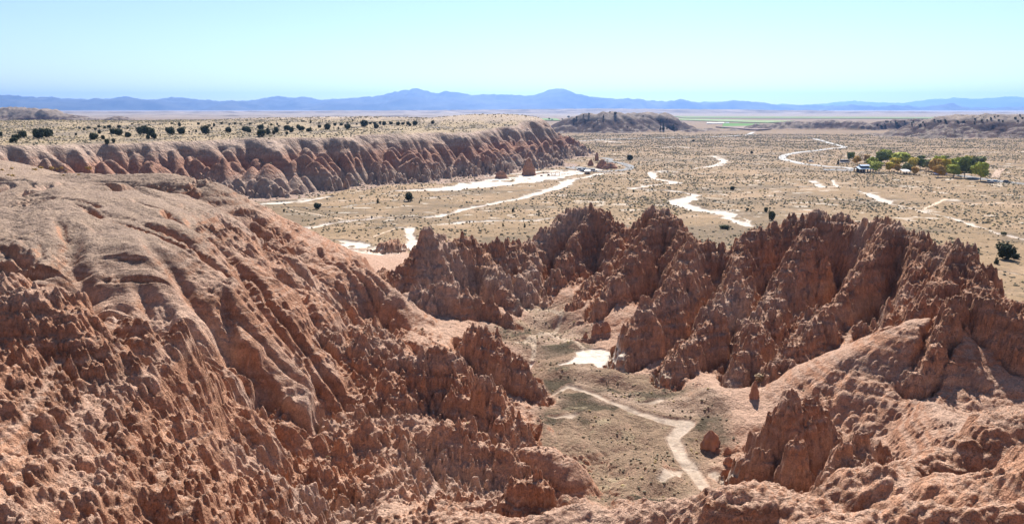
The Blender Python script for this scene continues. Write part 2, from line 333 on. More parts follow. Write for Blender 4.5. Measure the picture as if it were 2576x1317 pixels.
GULLY = [  # (depth, half width, points) traced along the drainage lines
 (5, 1.5, [(168,560),(172,625),(222,698),(284,748),(334,785),(395,845),(450,900)]),
 (4, 1.0, [(331,678),(354,718),(384,752),(414,808),(465,872),(520,935),(570,1000)]),
 (4, 1.0, [(354,578),(384,628),(440,670),(473,712),(508,755),(540,800),(600,865),(650,930),(700,990)]),
 (4, 1.0, [(464,511),(471,551),(520,585),(568,611),(590,640),(618,678),(635,718),(688,772),(708,812),(750,870),(800,940),(860,1010)]),
 (2, .5, [(147,524),(150,565),(167,595)]),(2, .5, [(100,578),(107,631),(130,680)]),
 (4, .9, [(640,600),(690,650),(760,720),(800,790),(850,850),(900,920)]),
 (4, .9, [(789,640),(800,691),(850,730),(880,780),(930,840)]),(6, 1.0, [(915,695),(928,727),(940,755),(975,768)]),
 (4, .8, [(698,774),(712,808),(755,841),(768,875),(800,900)]),
 (3, .7, [(0,984),(68,1030),(120,1070),(200,1120)]),(3.5, .8, [(178,920),(193,965),(243,980),(270,1010)]),(3, .7, [(330,1010),(349,1041),(398,1056),(450,1090)]),
 (4, .7, [(421,818),(451,867),(480,900)]),(3.5, .7, [(561,833),(580,882),(614,916),(640,960)]),(4, .8, [(668,950),(690,1030),(712,1052),(740,1090)]),
 (3, .6, [(353,1159),(372,1212),(400,1250)]),(3, .6, [(114,1220),(148,1273),(155,1317)]),(3, .6, [(478,1235),(540,1270),(600,1310)]),
 (5, 1.0, [(2108,560),(2105,600),(2100,674),(2091,707),(2071,727)]),(6, 1.0, [(2215,690),(2201,741),(2205,774),(2195,806),(2165,812)]),(4, .8, [(2255,660),(2262,701),(2250,730)]),
 (4, .8, [(1960,640),(1950,700),(1900,760)]),(4, .8, [(1600,740),(1640,700),(1690,660)]),
]
carve = np.zeros(N.X.shape, np.float32)
_n1 = noise(th * 11 + 1.0 * lw + 5.5, rr_ / 75 + 7) ; _n2 = noise(th * 25 + 1.6 * lw + 1.5, rr_ / 38 + 3)
_gs = np.hypot(np.gradient(macro, axis=0), np.gradient(macro, axis=1)) / N.d
_lf = leftm * sst(.18, .4, _gs) * sst(-.4, .1, fbm(N.X / 16 + 40, N.Y / 16, 2) + .3)
carve += (_lf * (2.3 * np.exp(-(_n1 / .17) ** 2) + (1 - .6 * dome) * 1.15 * np.exp(-(_n2 / .24) ** 2)) * (.45 + .55 * sst(40, 80, N.Y))).astype(np.float32)
for dep, hw, pl in GULLY:
    P = [(*hitN(*p),) for p in pl]; P = [(p[0], p[1], .05 + .95 * math.sin(math.pi * (i + .05) / (len(P) + .2))) for i, p in enumerate(P)]
    P = [P[0]] + [q for p, q in zip(P[:-1], P[1:]) if math.hypot(p[0] - q[0], p[1] - q[1]) < 28]
    if len(P) < 2: continue
    xs = [p[0] for p in P]; ys = [p[1] for p in P]
    s_ = (slice(max(0, int((min(xs) - 8 - N.x0) / N.d)), int((max(xs) + 8 - N.x0) / N.d)), slice(max(0, int((min(ys) - 8 - N.y0) / N.d)), int((max(ys) + 8 - N.y0) / N.d)))
    d, (k_,) = seg_dist(N.X[s_] + .8 * fbm(N.X[s_] / 4, N.Y[s_] / 4, 2), N.Y[s_] + .8 * fbm(N.X[s_] / 4 + 9, N.Y[s_] / 4, 2), P)
    carve[s_] = np.maximum(carve[s_], dep * .75 * k_ * (.65 * np.exp(-(d / hw) ** 2) + .35 * np.exp(-(d / (hw * 3.5)) ** 2)))
RB = lambda x, y: N.get(rb, x, y)
STY = N.get  # rock style: 1 long ribs down the slope (left side), 0 upright fluted columns
sty = (sst(-14, -30, N.X + 6 * fbm(N.X / 15, N.Y / 15, 2)) * sst(165, 140, N.Y) * (.68 + .5 * fbm(N.X / 9, N.Y / 9, 2) + .4 * dome)).clip(0, 1).astype(np.float32)
sty = np.maximum(sty, sst(60, 52, N.Y) * .8 * sst(24, 34, ridgeR * 0 + base + 8)).astype(np.float32)
f2 = Fins(H1, -210, 210, 8, 320, 3.0, 5.0, 1.7, .4, 1.4, 1.2, 23, bullet=5.0)
f2l = Fins(H1, -210, 210, 8, 320, 3.4, 2.4, 2.2, .85, 3.0, .35, 29)
def H2(x, y):
    a = H1(x, y); r = sst(.12, .75, RB(x, y) + .25 * fbm(x / 6, y / 6, 2))
    t = N.get(sty, x, y); f = f2(x, y); f = f + (f2l(x, y) - f) * t; f = np.clip(f, a - 1.7, a + .7)
    return a + (f - a) * r * .9 * (.35 + .65 * sst(38, 80, y))
f3 = Fins(H2, -210, 210, 8, 320, 1.05, 8.0, 1.2, .3, 1.15, .44, 37, bullet=8.0)
f3l = Fins(H2, -210, 210, 8, 320, 1.2, 4.2, 1.3, .6, 2.2, .16, 41)
def H3(x, y):
    a = H2(x, y); rq = RB(x, y)
    r = sst(.15, .8, rq + .3 * fbm(x / 4 + 9, y / 4, 2))
    t = N.get(sty, x, y); f = f3(x, y); f = f + (f3l(x, y) - f) * t; f = np.clip(f, a - 1.0, a + .5)
    h = a + (f - a) * r * (.85 - .1 * t) * (.45 + .55 * sst(38, 80, y))
    return h
f4 = Fins(H3, -210, 210, 8, 320, .5, 9.0, .9, .3, 1.2, .19, 43, bullet=9.0)
def Hnear(x, y):
    a = H3(x, y); rq = RB(x, y); t = N.get(sty, x, y)
    r = sst(.3, .9, rq + .4 * fbm(x / 3 + 29, y / 3, 2)) * (1 - .5 * t)
    f = np.clip(f4(x, y), a - .6, a + .35); h = a + (f - a) * r * .85
    lump = np.abs(fbm(x * .75 + 5, y * .75, 3)); h += (lump - .2) * (.25 + .55 * t) * sst(.1, .5, rq)
    h = h - N.get(carve, x, y)
    k_ = rq * (1 - .6 * t); h = h + k_ * (.17 * np.sin(h * 3.7 + 2 * fbm(x / 8, y / 8, 2)) + .05 * np.sin(h * 10.5 + 1.3))
    h += .10 * fbm(x * 1.1, y * 1.1, 3) + (.03 + .13 * sst(110, 40, y) * (.35 + rq)) * np.abs(fbm(x * 2.6, y * 2.6, 3))
    return h

# ------------------------------------------------------------------ left mesa (380..950 m)
M = Raster(-620, 260, 240, 1080, 1.5)
foot = [atZ(u, v, 0.5)[:2] for u, v in [(560,500),(600,505),(660,504),(720,497),(790,488),(850,479),(920,481),(1000,473),(1080,466),(1140,462),(1200,456),(1260,442),(1330,441),(1370,428),(1400,424),(1440,415),(1470,405),(1500,396),(1490,388),(1440,372),(1400,355)]]
foot = [(-600,250),(-340,295),(-228,338),(-185,385)] + foot + [(60,1060),(-700,1060),(-700,260)]
wxm = M.X + 32 * fbm(M.X / 62, M.Y / 62, 4) ; wym = M.Y + 32 * fbm(M.X / 60 + 30, M.Y / 60, 4)
d, _ = seg_dist(wxm, wym, [(*p,) for p in foot + foot[:1]])
ins = inside(wxm, wym, foot); di = np.where(ins, d, -d)
# flank: steep hoodoo wall, then rounded gentler shoulder up to the mesa top
topz = 30 + 3.0 * sst(620, 820, M.Y) + 1.2 * fbm(M.X / 120, M.Y / 120, 2)
fl = np.interp(di, [-20, 0, 3, 10, 30, 52, 66, 120], [-3, 0, 3.5, 11, 19, 28.2, 30, 30.3]).astype(np.float32)
mes = fl * topz / 30
pk = atD(1210, 294, 800); pk2 = atD(1330, 308, 815); pk3 = atD(860, 297, 1000)
for (px, py, pz), sx in ((pk, 70), (pk2, 45), (pk3, 130)):
    b = (pz - 31.5) * np.exp(-(((M.X - px) / sx) ** 2 + ((M.Y - py) / (sx * .8)) ** 2))
    mes = mes + b * sst(15, 60, di)
mb = valley(M.X, M.Y) * sst(30, 0, di)
mm = np.maximum(mb, mes + .3)
mm = np.where(di > 60, mm + .5 * fbm(M.X / 25, M.Y / 25, 3), mm)
mrough = sst(-2, 3, di) * sst(62, 40, di)
HM0 = lambda x, y: M.get(mm, x, y)
fm1 = Fins(HM0, -620, 260, 240, 1080, 25, .95, 12.0, .9, 2.8, 2.0, 51)
m1 = mm + (np.minimum(fm1(M.X, M.Y), mm + 2) - mm) * mrough * .9
m1 = m1 - mrough * sst(2, 10, di) * (5 * np.exp(-(noise(M.X / 17 + 5, M.Y / 17) / .13) ** 2) + 2.0 * np.exp(-(noise(M.X / 7 + 9, M.Y / 7) / .2) ** 2))
m1 = np.maximum(m1, valley(M.X, M.Y) - .1)
HM1 = lambda x, y: M.get(m1, x, y)
MR = lambda x, y: M.get(mrough, x, y)
MD = lambda x, y: M.get(di.astype(np.float32), x, y)
fm2 = Fins(HM1, -620, 260, 240, 1080, 9.5, 1.7, 6.0, .7, 2.2, .8, 53)
fm3 = Fins(HM1, -620, 260, 240, 1080, 3.8, 4.5, 5.5, .2, 1.1, .8, 57, bullet=4.5)
def Hmesa(x, y):
    a = HM1(x, y); r = MR(x, y); dd = MD(x, y)
    h = a + (fm2(x, y) - a) * r * .9
    low = sst(26, 12, dd) * r
    h = h + (fm3(x, y) - h) * low * .75
    h = h + .4 * fbm(x / 4, y / 4, 2) * r
    return np.maximum(h, valley(x, y) - .3)

# ------------------------------------------------------------------ hills further out (900..3200 m)
K = Raster(-2300, 2300, 900, 3400, 5.0)
khill = np.full(K.X.shape, -9.0, np.float32)
HILLS = [  # slope, half width, crest (u, v, D)
 (.42, 14, [(1350,325,1650),(1420,305,1650),(1500,288,1640),(1540,284,1640),(1580,292,1650),(1620,300,1660)]),
 (.42, 12, [(1560,288,1760),(1640,287,1760),(1680,287,1750),(1710,300,1740),(1760,318,1730),(1860,325,1720)]),
 (.5, 8, [(1440,312,1580),(1430,325,1560)]),(.5, 8, [(1520,300,1600),(1530,318,1560)]),(.5, 8, [(1590,305,1620),(1600,322,1570)]),
 (.6, 8, [(1745,318,1640),(1740,323,1610)]),
 (.5, 14, [(1900,310,1850),(1960,306,1850),(2060,303,1840),(2200,306,1800),(2320,301,1800)]),
 (.36, 22, [(2190,330,1500),(2260,312,1480),(2330,298,1450),(2420,295,1420),(2576,296,1400),(2800,296,1400)]),
 (.3, 22, [(2400,293,1800),(2576,292,1800),(2900,292,1800)]),
 (.35, 10, [(2330,300,1450),(2260,335,1350)]),(.35, 10, [(2420,297,1430),(2330,342,1290)]),(.35, 10, [(2500,298,1420),(2440,345,1270)]),(.35, 10, [(2576,300,1410),(2540,350,1240)]),(.3, 10, [(2660,300,1400),(2640,360,1180)]),
 (.10, 8, [(2350,385,1000),(2430,378,1020)]),(.12, 8, [(2130,380,940),(2210,372,980),(2280,378,980)]),(.12, 8, [(2460,375,1050),(2576,360,1100)]),(.2,8,[(2480,370,1100),(2560,355,1120)]),
 (.3, 30, [(-60,275,2300),(40,272,2300),(110,276,2300),(170,292,2250),(250,300,2200)]),
 (.3, 18, [(250,300,2100),(290,294,2100),(340,303,2050)]),
 (.2, 60, [(-200,300,2700),(0,302,2700),(300,298,2900)]),
]
wkx = K.X + 30 * fbm(K.X / 120, K.Y / 120, 3); wky = K.Y + 30 * fbm(K.X / 120 + 9, K.Y / 120, 3)
for k, hw, pl in HILLS:
    P = [atD(*p) for p in pl]
    d, (z,) = seg_dist(wkx, wky, P); z = z + 6 * sst(15, 25, z); d = np.maximum(0, np.sqrt(d * d + hw * hw) - hw)
    cl = 15 * sst(14, 34, z); khill = np.maximum(khill, z - .62 * k * d - cl * sst(22, 22 + 8, d))
kv = valley(K.X, K.Y)
k0 = np.maximum(kv, khill)
krough = sst(1, 5, khill - kv)
HK0 = lambda x, y: K.get(k0, x, y)
fk = Fins(HK0, -2300, 2300, 900, 3400, 40, .45, 8, .95, 2.6, 5, 71)
k1 = k0 + (fk(K.X, K.Y) - k0) * krough * .7
HK = lambda x, y: K.get(k1, x, y)
fk2 = Fins(HK, -2300, 2300, 900, 3400, 17, .9, 5, .8, 2.4, 1.5, 73)
KR = lambda x, y: K.get(krough, x, y)
def Hfar(x, y):
    a = HK(x, y); r = KR(x, y)
    return np.maximum(a + (fk2(x, y) - a) * r * .6, valley(x, y) - .2)

def height(x, y):
    x = np.asarray(x, np.float32); y = np.asarray(y, np.float32)
    shp = x.shape; x = x.ravel(); y = y.ravel()
    out = valley(x, y)
    a = (y < 318) & (np.abs(x) < 208) & (y > 8)
    out[a] = Hnear(x[a], y[a])
    b = (y >= 250) & (y < 1075) & (x > -615) & (x < 255) & ((y > 318) | (x < -150))
    hm_ = Hmesa(x[b], y[b]); out[b] = np.maximum(hm_, out[b] - 60 * (y[b] > 318))
    c = (y >= 905) & (y < 3390) & (np.abs(x) < 2290)
    h = Hfar(x[c], y[c]); out[c] = np.maximum(out[c], h)
    f = y > 3300
    out[f] = out[f] * .2
    return out.reshape(shp)

# ------------------------------------------------------------------ the terrain sheet, denser where the picture is
def spans(L):
    r = [L[0][0]]
    for a, b, q in L:
        n = max(1, int(math.log(b / a) / q * Q)); r += list(a * (b / a) ** (np.arange(1, n + 1) / n))
    return np.array(r)
rad = spans([(12, 28, .006), (28, 60, .0017), (60, 205, .00115), (205, 385, .003), (385, 620, .0013), (620, 950, .0016), (950, 2300, .0035), (2300, 4000, .01), (4000, 16000, .05), (16000, 60000, .2)])
ang = np.concatenate([np.linspace(-70, -37, int(60 * Q)), np.linspace(-36.5, 35, int(1150 * Q)), np.linspace(35.5, 70, int(60 * Q))]) * math.pi / 180
# columns even in tan(angle): even steps across the picture; rows measured as forward distance
tx = np.tan(ang)
Yg, Tg = np.meshgrid(rad, tx, indexing='ij')
Xg = (Yg * Tg).astype(np.float32); Yg = Yg.astype(np.float32)
Zg = np.empty_like(Xg)
for a in range(0, len(rad), 200): Zg[a:a + 200] = height(Xg[a:a + 200], Yg[a:a + 200])

def hit(u, v, dmin=28):
    """where the line of sight of a picture point first meets the terrain"""
    a, yy, zz = ray(u, v)
    D = rad[rad >= dmin]; k0_ = len(rad) - len(D); t = a / yy
    j = np.searchsorted(tx, t) - 1; j = min(max(j, 0), len(tx) - 2); f = (t - tx[j]) / (tx[j + 1] - tx[j])
    zt = Zg[k0_:, j] * (1 - f) + Zg[k0_:, j + 1] * f
    zr = CAMZ + zz / yy * D
    m = np.nonzero(zt >= zr)[0]
    i = m[0] if len(m) else len(D) - 1
    if i > 0:
        g0, g1_ = zr[i - 1] - zt[i - 1], zt[i] - zr[i]; s = g0 / max(g0 + g1_, 1e-6)
        d = D[i - 1] + (D[i] - D[i - 1]) * min(max(s, 0), 1)
    else: d = D[i]
    x = t * d
    return (float(x), float(d), gz(x, d))
def gz(x, y):
    """terrain height of the built sheet"""
    i = min(max(np.searchsorted(rad, y) - 1, 0), len(rad) - 2); j = min(max(np.searchsorted(tx, x / y) - 1, 0), len(tx) - 2)
    fi = (y - rad[i]) / (rad[i + 1] - rad[i]); fj = (x / y - tx[j]) / (tx[j + 1] - tx[j])
    a = Zg[i, j] * (1 - fj) + Zg[i, j + 1] * fj; b = Zg[i + 1, j] * (1 - fj) + Zg[i + 1, j + 1] * fj
    return float(a * (1 - fi) + b * fi)

# ------------------------------------------------------------------ dry washes and trails as places on the sheet
wash = np.zeros_like(Xg)
WASH = [  # (u, v, half width in m)
 [(640,512,3),(700,508,5),(760,504,3),(830,491,2)],
 [(1000,480,3),(1110,476,8),(1200,466,14),(1290,452,20),(1380,441,18),(1440,431,12),(1500,424,8)],
 [(1240,440,5),(1300,436,7),(1400,428,7)],
 [(690,519,1.6),(850,517,1.6),(1000,502,1.2),(1150,488,1.2)],
 [(745,578,2),(860,553,2.2),(960,544,1.8),(1110,541,2.2),(1160,525,2.6),(1250,505,2.4),(1330,490,3),(1400,470,5),(1440,450,4),(1510,436,3),(1590,433,2),(1640,430,2),(1740,424,1.2)],
 [(1150,556,2.5),(1250,550,2),(1340,552,2.5),(1390,545,1.5)],
 [(1700,430,2.4),(1640,431,3),(1640,446,3),(1700,456,3.4),(1580,472,3),(1690,479,2.6),(1752,489,3),(1735,498,5),(1695,507,6),(1752,524,5),(1805,529,4),(1845,543,5),(1889,567,1.6)],
 [(745,600,2.2),(800,604,2.2)],[(930,575,.8),(1010,572,2)],
 [(800,606,2),(850,605,1),(885,612,4),(925,628,7),(960,640,7),(1010,632,3),(1035,600,2),(1030,570,2)],[(900,640,2.5),(950,650,4),(980,646,2)],
 [(2190,487,2.5),(2225,502,3.5),(2250,512,1.6),(2320,528,1.0),(2400,547,1.2),(2480,575,1.1),(2590,604,1.1)],
 [(1795,391,3),(1822,404,4),(1805,415,4),(1745,424,1.5)],
 [(2466,679,.4),(2513,682,.4),(2590,696,.4)],
 [(2090,450,1),(2110,470,1.5)],[(2190,487,2.2),(2160,480,1)],[(2040,452,2),(2070,468,2.5)],
 [(1510,353,3),(1560,358,5),(1590,356,3)],[(1660,372,4),(1700,368,5),(1740,372,4)],
 [(1365,974,.35),(1430,969,.4),(1500,990,.5),(1560,1015,.55),(1600,1035,.6),(1660,1056,.6),(1725,1068,1.0),(1690,1100,.7),(1712,1150,.65),(1760,1200,.8),(1790,1243,.5)],
 [(1415,914,.5),(1455,908,1.6),(1490,895,3.2),(1515,895,3.2),(1552,908,1.6)],
 [(1610,1012,.35),(1650,1008,.4),(1660,1004,.3)],[(1655,950,.4),(1672,944,.7),(1690,950,.4)],[(1800,1190,.8),(1850,1198,1.1),(1890,1206,.5)],[(1670,1200,.3),(1700,1190,.6),(1712,1185,.3)],
 [(1390,1045,.3),(1430,1042,.5),(1450,1036,.2)],[(1290,905,.2),(1340,912,.3)],
]
TRAIL = [
 [(1290,785,.45),(1330,777,.45),(1375,779,.5),(1413,790,.5),(1405,820,.5),(1380,838,.5),(1340,845,.5),(1300,860,.45)],
 [(1380,838,.5),(1430,856,.5),(1480,880,.4)],[(1340,845,.45),(1345,880,.45),(1340,905,.45)],
 [(720,522,.5),(860,548,.5)],[(940,596,.4),(1000,575,.4),(1035,568,.4)],[(2380,498,1),(2310,530,.8)],
]
flow = .8 * fbm(Xg / 8, Yg / 8, 4)
def paint(target, polys, edge, wob):
    for pl in polys:
        P = []
        for u, v, hw in pl:
            h = hit(u, v, 60) if v > 700 else atZ(u, v, .8); P.append((h[0], h[1], hw))
        ys = [p[1] for p in P]; xs = [p[0] for p in P]; mg = 25 + .02 * max(ys)
        i0, i1 = np.searchsorted(rad, [min(ys) - mg, max(ys) + mg])
        tt = [(x + s * mg) / y for x, y in zip(xs, ys) for s in (-1, 1)]
        j0, j1 = np.searchsorted(tx, [min(tt), max(tt)])
        s_ = (slice(i0, i1), slice(j0, j1))
        if i1 <= i0 or j1 <= j0: continue
        d, (hw,) = seg_dist(Xg[s_] + wob * fbm(Xg[s_] / 11, Yg[s_] / 11, 3), Yg[s_] + wob * fbm(Xg[s_] / 11 + 77, Yg[s_] / 11, 3), P)
        target[s_] = np.maximum(target[s_], np.clip((hw * (1 + flow[s_]) - d) / edge + .5, 0, 1))
near_w = [p for p in WASH if p[0][1] > 700]; far_w = [p for p in WASH if p[0][1] <= 700]
_mesafoot = (Yg > 250) & (Yg < 1070) & (Xg > -615) & (Xg < 250) & ((Yg > 318) | (Xg < -150))
paint(wash, far_w, 1.6, 2.0); paint(wash, near_w, 1.1, .7)
trail = np.zeros_like(Xg); paint(trail, TRAIL, .3, .3)
kz = wash * sst(130, 240, Yg)
onv = (np.abs(Zg - valley(Xg, Yg)) < 2.2) | (Yg < 150)
wash *= onv
_s0 = np.abs(np.gradient(Zg, axis=0) / np.maximum(np.gradient(Yg, axis=0), 1e-4)); wash *= np.where(Yg > 180, sst(.75, .4, _s0), sst(2.0, 1.3, _s0))
_pn = fbm(Xg / 10 + 91, Yg / 10, 4)
wash *= np.where(Yg > 180, sst(-.62, -.4, _pn), 1)
Zg = Zg - (.6 * sst(.2, .7, wash) * (Yg > 180) + .28 * sst(.15, .7, wash) * (Yg <= 180)).astype(np.float32)

# ------------------------------------------------------------------ colours that belong to the ground itself
dy = np.gradient(Zg, axis=0) / np.maximum(np.gradient(Yg, axis=0), 1e-4)
dxx = np.maximum(np.gradient(Xg, axis=1), 1e-4); dx = np.gradient(Zg, axis=1) / dxx
dy = dy - dx * Tg                                # rows fan out, so undo the sideways share
slope = np.hypot(dx, dy).astype(np.float32)
def mix(a, b, t): return a + (b - a) * t[..., None]
def col(r, g, b): return np.array([r, g, b], np.float32)
n1 = fbm(Xg / 9, Yg / 9, 4); n2 = fbm(Xg / 2.1 + 40, Yg / 2.1, 3); nz = noise(Zg * 1.35 + .5 * n1, n1 * .8 + 3.3); nz2 = noise(Zg * 4.1 + n2 * .3, Xg * .02)
near = (Yg < 318) & (np.abs(Xg) < 208)
rgh = np.where(near, N.get(rb, Xg, Yg), 0); vg = np.where(near, N.get(veg, Xg, Yg), 0)
ve = sst(.3, .6, vg)
badn = near & (Zg > valley(Xg, Yg) + .9) | (Yg < 150)
CLAY = col(.435, .228, .143); ORA = col(.55, .305, .195); PALE = col(.56, .40, .31); GREY = col(.33, .245, .19); TAL = col(.54, .36, .265)
c = np.empty(Xg.shape + (3,), np.float32); c[:] = CLAY
c = mix(c, ORA, sst(-.3, .6, n1)); c = mix(c, CLAY * .72, sst(.15, .6, nz) * .7); c = mix(c, PALE * .92, sst(.25, .6, noise(Zg * .42 + 11, n1 * .6)) * .45); c = mix(c, PALE, sst(.4, .75, nz2) * .45)
c = mix(c, PALE, sst(.25, .6, fbm(Xg / 13 + 9, Yg / 13, 3) + .25 * sst(30, 18, Zg) * sst(0, -20, Xg)) * .65)
c = mix(c, TAL, sst(.75, .4, slope) * .75)
dm = sst(24, 31, Zg + 1.5 * n1) * sst(1.3, .6, slope) * sst(75, 95, Yg) * sst(0, -30, Xg)
c = mix(c, mix(np.broadcast_to(GREY, c.shape), col(.38, .28, .21), sst(-.3, .5, n2)), dm * .85)
cv = mix(np.broadcast_to(col(.29, .20, .135), c.shape), col(.10, .078, .052), sst(.02, .2, fbm(Xg / 7 + 3, Yg / 7, 4) + .15 * n2))
cv = mix(cv, col(.40, .28, .205), sst(.1, .45, fbm(Xg / 10 + 60, Yg / 10, 3)))
cv = mix(cv, col(.38, .25, .175), sst(.25, .6, slope) * .8)
cv = mix(cv, col(.46, .37, .24), sst(.35, .6, n2) * .5)
c = mix(c, cv, ve * sst(1.1, .6, slope))
# open valley
n3 = fbm(Xg / 40, Yg / 26, 4); n4 = fbm(Xg / 3.0, Yg / 3.0, 3)
vc = mix(np.broadcast_to(col(.40, .305, .205), c.shape), col(.28, .225, .165), sst(-.05, .4, n3))
vc = mix(vc, col(.50, .38, .27), sst(.1, .5, fbm(Xg / 23 + 33, Yg / 17, 3) + .2 * n4))
vc = mix(vc, col(.17, .15, .10), sst(.15, .5, n4 + .3 * n3) * .45 * sst(900, 300, Yg) )
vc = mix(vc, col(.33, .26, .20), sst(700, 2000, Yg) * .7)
vc = vc * np.array([.60, .54, .475], np.float32)
vc = mix(vc, col(.62, .55, .47), sst(.42, .5, fbm(Xg / 9 + 3, Yg / 5, 3)) * .5 * (Yg > 330) * (Yg < 900))
# mesa
inm = _mesafoot; dd = np.where(inm, M.get(di.astype(np.float32), Xg, Yg), -99)
mz = Zg
mc = np.empty_like(c); mc[:] = col(.33, .235, .185)
mc = mix(mc, col(.34, .185, .13), sst(7, 14, mz + 3 * n1) * sst(25, 17, mz))
mc = mix(mc, col(.25, .13, .09), sst(.1, .5, noise(mz * .8, n1 + 5)) * .5 * sst(6, 9, mz))
mc = mix(mc, col(.50, .37, .30), sst(.3, .7, noise(mz * 1.9, n1 * .5 + 5)) * .4)
mc = mix(mc, col(.42, .31, .245), sst(20, 27, mz + 1.5 * n1) * sst(1.3, .5, slope))
mtop = mix(np.broadcast_to(col(.36, .275, .18), c.shape), col(.22, .175, .13), sst(.0, .4, fbm(Xg / 14, Yg / 30, 4) + .0003 * (Yg - 500)))
mtop = mix(mtop, col(.42, .33, .26), sst(34, 38, mz) * .8)
mc = mix(mc, mtop, sst(54, 66, dd + 3 * n1) * sst(.6, .3, slope))
# far hills
kr = np.where((Yg > 905) & (Yg < 3390) & (np.abs(Xg) < 2290), K.get(krough.astype(np.float32), Xg, Yg), 0)
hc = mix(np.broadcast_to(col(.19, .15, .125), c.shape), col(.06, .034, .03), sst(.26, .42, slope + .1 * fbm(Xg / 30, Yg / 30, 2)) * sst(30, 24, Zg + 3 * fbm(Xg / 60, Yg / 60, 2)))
hc = mix(hc, col(.28, .225, .18), sst(.1, .6, fbm(Xg / 50, Yg / 50, 3)) * .5)
hc = mix(hc, col(.13, .12, .085), sst(.25, .5, fbm(Xg / 9, Yg / 9, 3)) * .5 * sst(.5, .3, slope))
cat = np.ones(Xg.shape, np.int8)                 # 0 canyon badlands, 1 valley, 2 wash, 3 mesa, 4 hills
cat[badn] = 0
cat[inm & (dd > -.5)] = 3
cat[(kr > .5)] = 4
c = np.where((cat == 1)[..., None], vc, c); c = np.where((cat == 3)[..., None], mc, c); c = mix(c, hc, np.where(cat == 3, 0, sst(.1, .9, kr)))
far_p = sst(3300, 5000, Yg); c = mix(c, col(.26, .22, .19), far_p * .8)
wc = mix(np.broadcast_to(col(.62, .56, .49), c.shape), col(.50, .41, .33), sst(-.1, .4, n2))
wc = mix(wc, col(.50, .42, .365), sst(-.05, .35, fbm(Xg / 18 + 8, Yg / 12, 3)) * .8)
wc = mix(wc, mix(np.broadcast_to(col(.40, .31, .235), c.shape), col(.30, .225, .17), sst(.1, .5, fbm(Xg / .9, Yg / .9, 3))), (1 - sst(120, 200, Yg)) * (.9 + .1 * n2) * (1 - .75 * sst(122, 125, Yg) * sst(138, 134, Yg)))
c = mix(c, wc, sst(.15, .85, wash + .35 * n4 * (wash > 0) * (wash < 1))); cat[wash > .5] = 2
c = mix(c, col(.56, .43, .32), trail * .9)
pl_ = fbm(Xg * 2.3, Yg * 2.3, 3); c = c * (1 + .10 * pl_)[..., None]
c = np.clip(c, .02, .85)

def grid_object(name, fm, mat):
    """the faces of the sheet picked by fm as one mesh"""
    nr, ncol = Xg.shape; I, J = np.nonzero(fm)
    if len(I) == 0: return None
    a = I * ncol + J
    q = np.stack([a, a + 1, a + 1 + ncol, a + ncol], 1).astype(np.int64)
    used = np.zeros(nr * ncol, bool); used[q.ravel()] = True
    idx = np.cumsum(used) - 1; q = idx[q].astype(np.int32); nv = int(used.sum())
    co = np.stack([Xg.ravel()[used], Yg.ravel()[used], Zg.ravel()[used]], 1).astype(np.float32)
    me = bpy.data.meshes.new(name); me.vertices.add(nv); me.vertices.foreach_set('co', co.ravel())
    me.loops.add(q.size); me.loops.foreach_set('vertex_index', q.ravel())
    me.polygons.add(len(q)); me.polygons.foreach_set('loop_start', np.arange(0, q.size, 4, dtype=np.int32))
    me.polygons.foreach_set('use_smooth', np.ones(len(q), bool)); me.update(calc_edges=True)
    ca = me.color_attributes.new('Col', 'BYTE_COLOR', 'POINT')
    cc = np.ones((nv, 4), np.float32); cc[:, :3] = c.reshape(-1, 3)[used]
    ca.data.foreach_set('color', cc.ravel())
    me.materials.append(mat); o = bpy.data.objects.new(name, me); C.objects.link(o); o['kind'] = 'structure'
    return o

def new_mat(name, colr=(.5, .5, .5), rough_=.9, spec=.2, metal=0.0):
    m = bpy.data.materials.new(name); m.use_nodes = True; b = m.node_tree.nodes['Principled BSDF']
    b.inputs['Base Color'].default_value = (*colr, 1); b.inputs['Roughness'].default_value = rough_
    b.inputs['Specular IOR Level'].default_value = spec; b.inputs['Metallic'].default_value = metal
    return m, m.node_tree, b
def noise_tint(tree, bs, src, scale, lo, hi, detail=4, mode='MULTIPLY', coord='Object'):
    """multiply the colour socket or value src by a noise between lo and hi"""
    n = tree.nodes; l = tree.links
    tc = n.new('ShaderNodeTexCoord'); t = n.new('ShaderNodeTexNoise'); t.inputs['Scale'].default_value = scale; t.inputs['Detail'].default_value = detail
    mr = n.new('ShaderNodeMapRange'); mr.inputs[1].default_value = .3; mr.inputs[2].default_value = .7; mr.inputs[3].default_value = lo; mr.inputs[4].default_value = hi
    l.new(tc.outputs[coord], t.inputs['Vector']); l.new(t.outputs[0], mr.inputs[0])
    mx = n.new('ShaderNodeVectorMath'); mx.operation = 'MULTIPLY'
    if isinstance(src, tuple): mx.inputs[0].default_value = src
    else: l.new(src, mx.inputs[0])
    l.new(mr.outputs[0], mx.inputs[1]); l.new(mx.outputs[0], bs.inputs['Base Color'])
    return mx.outputs[0], t
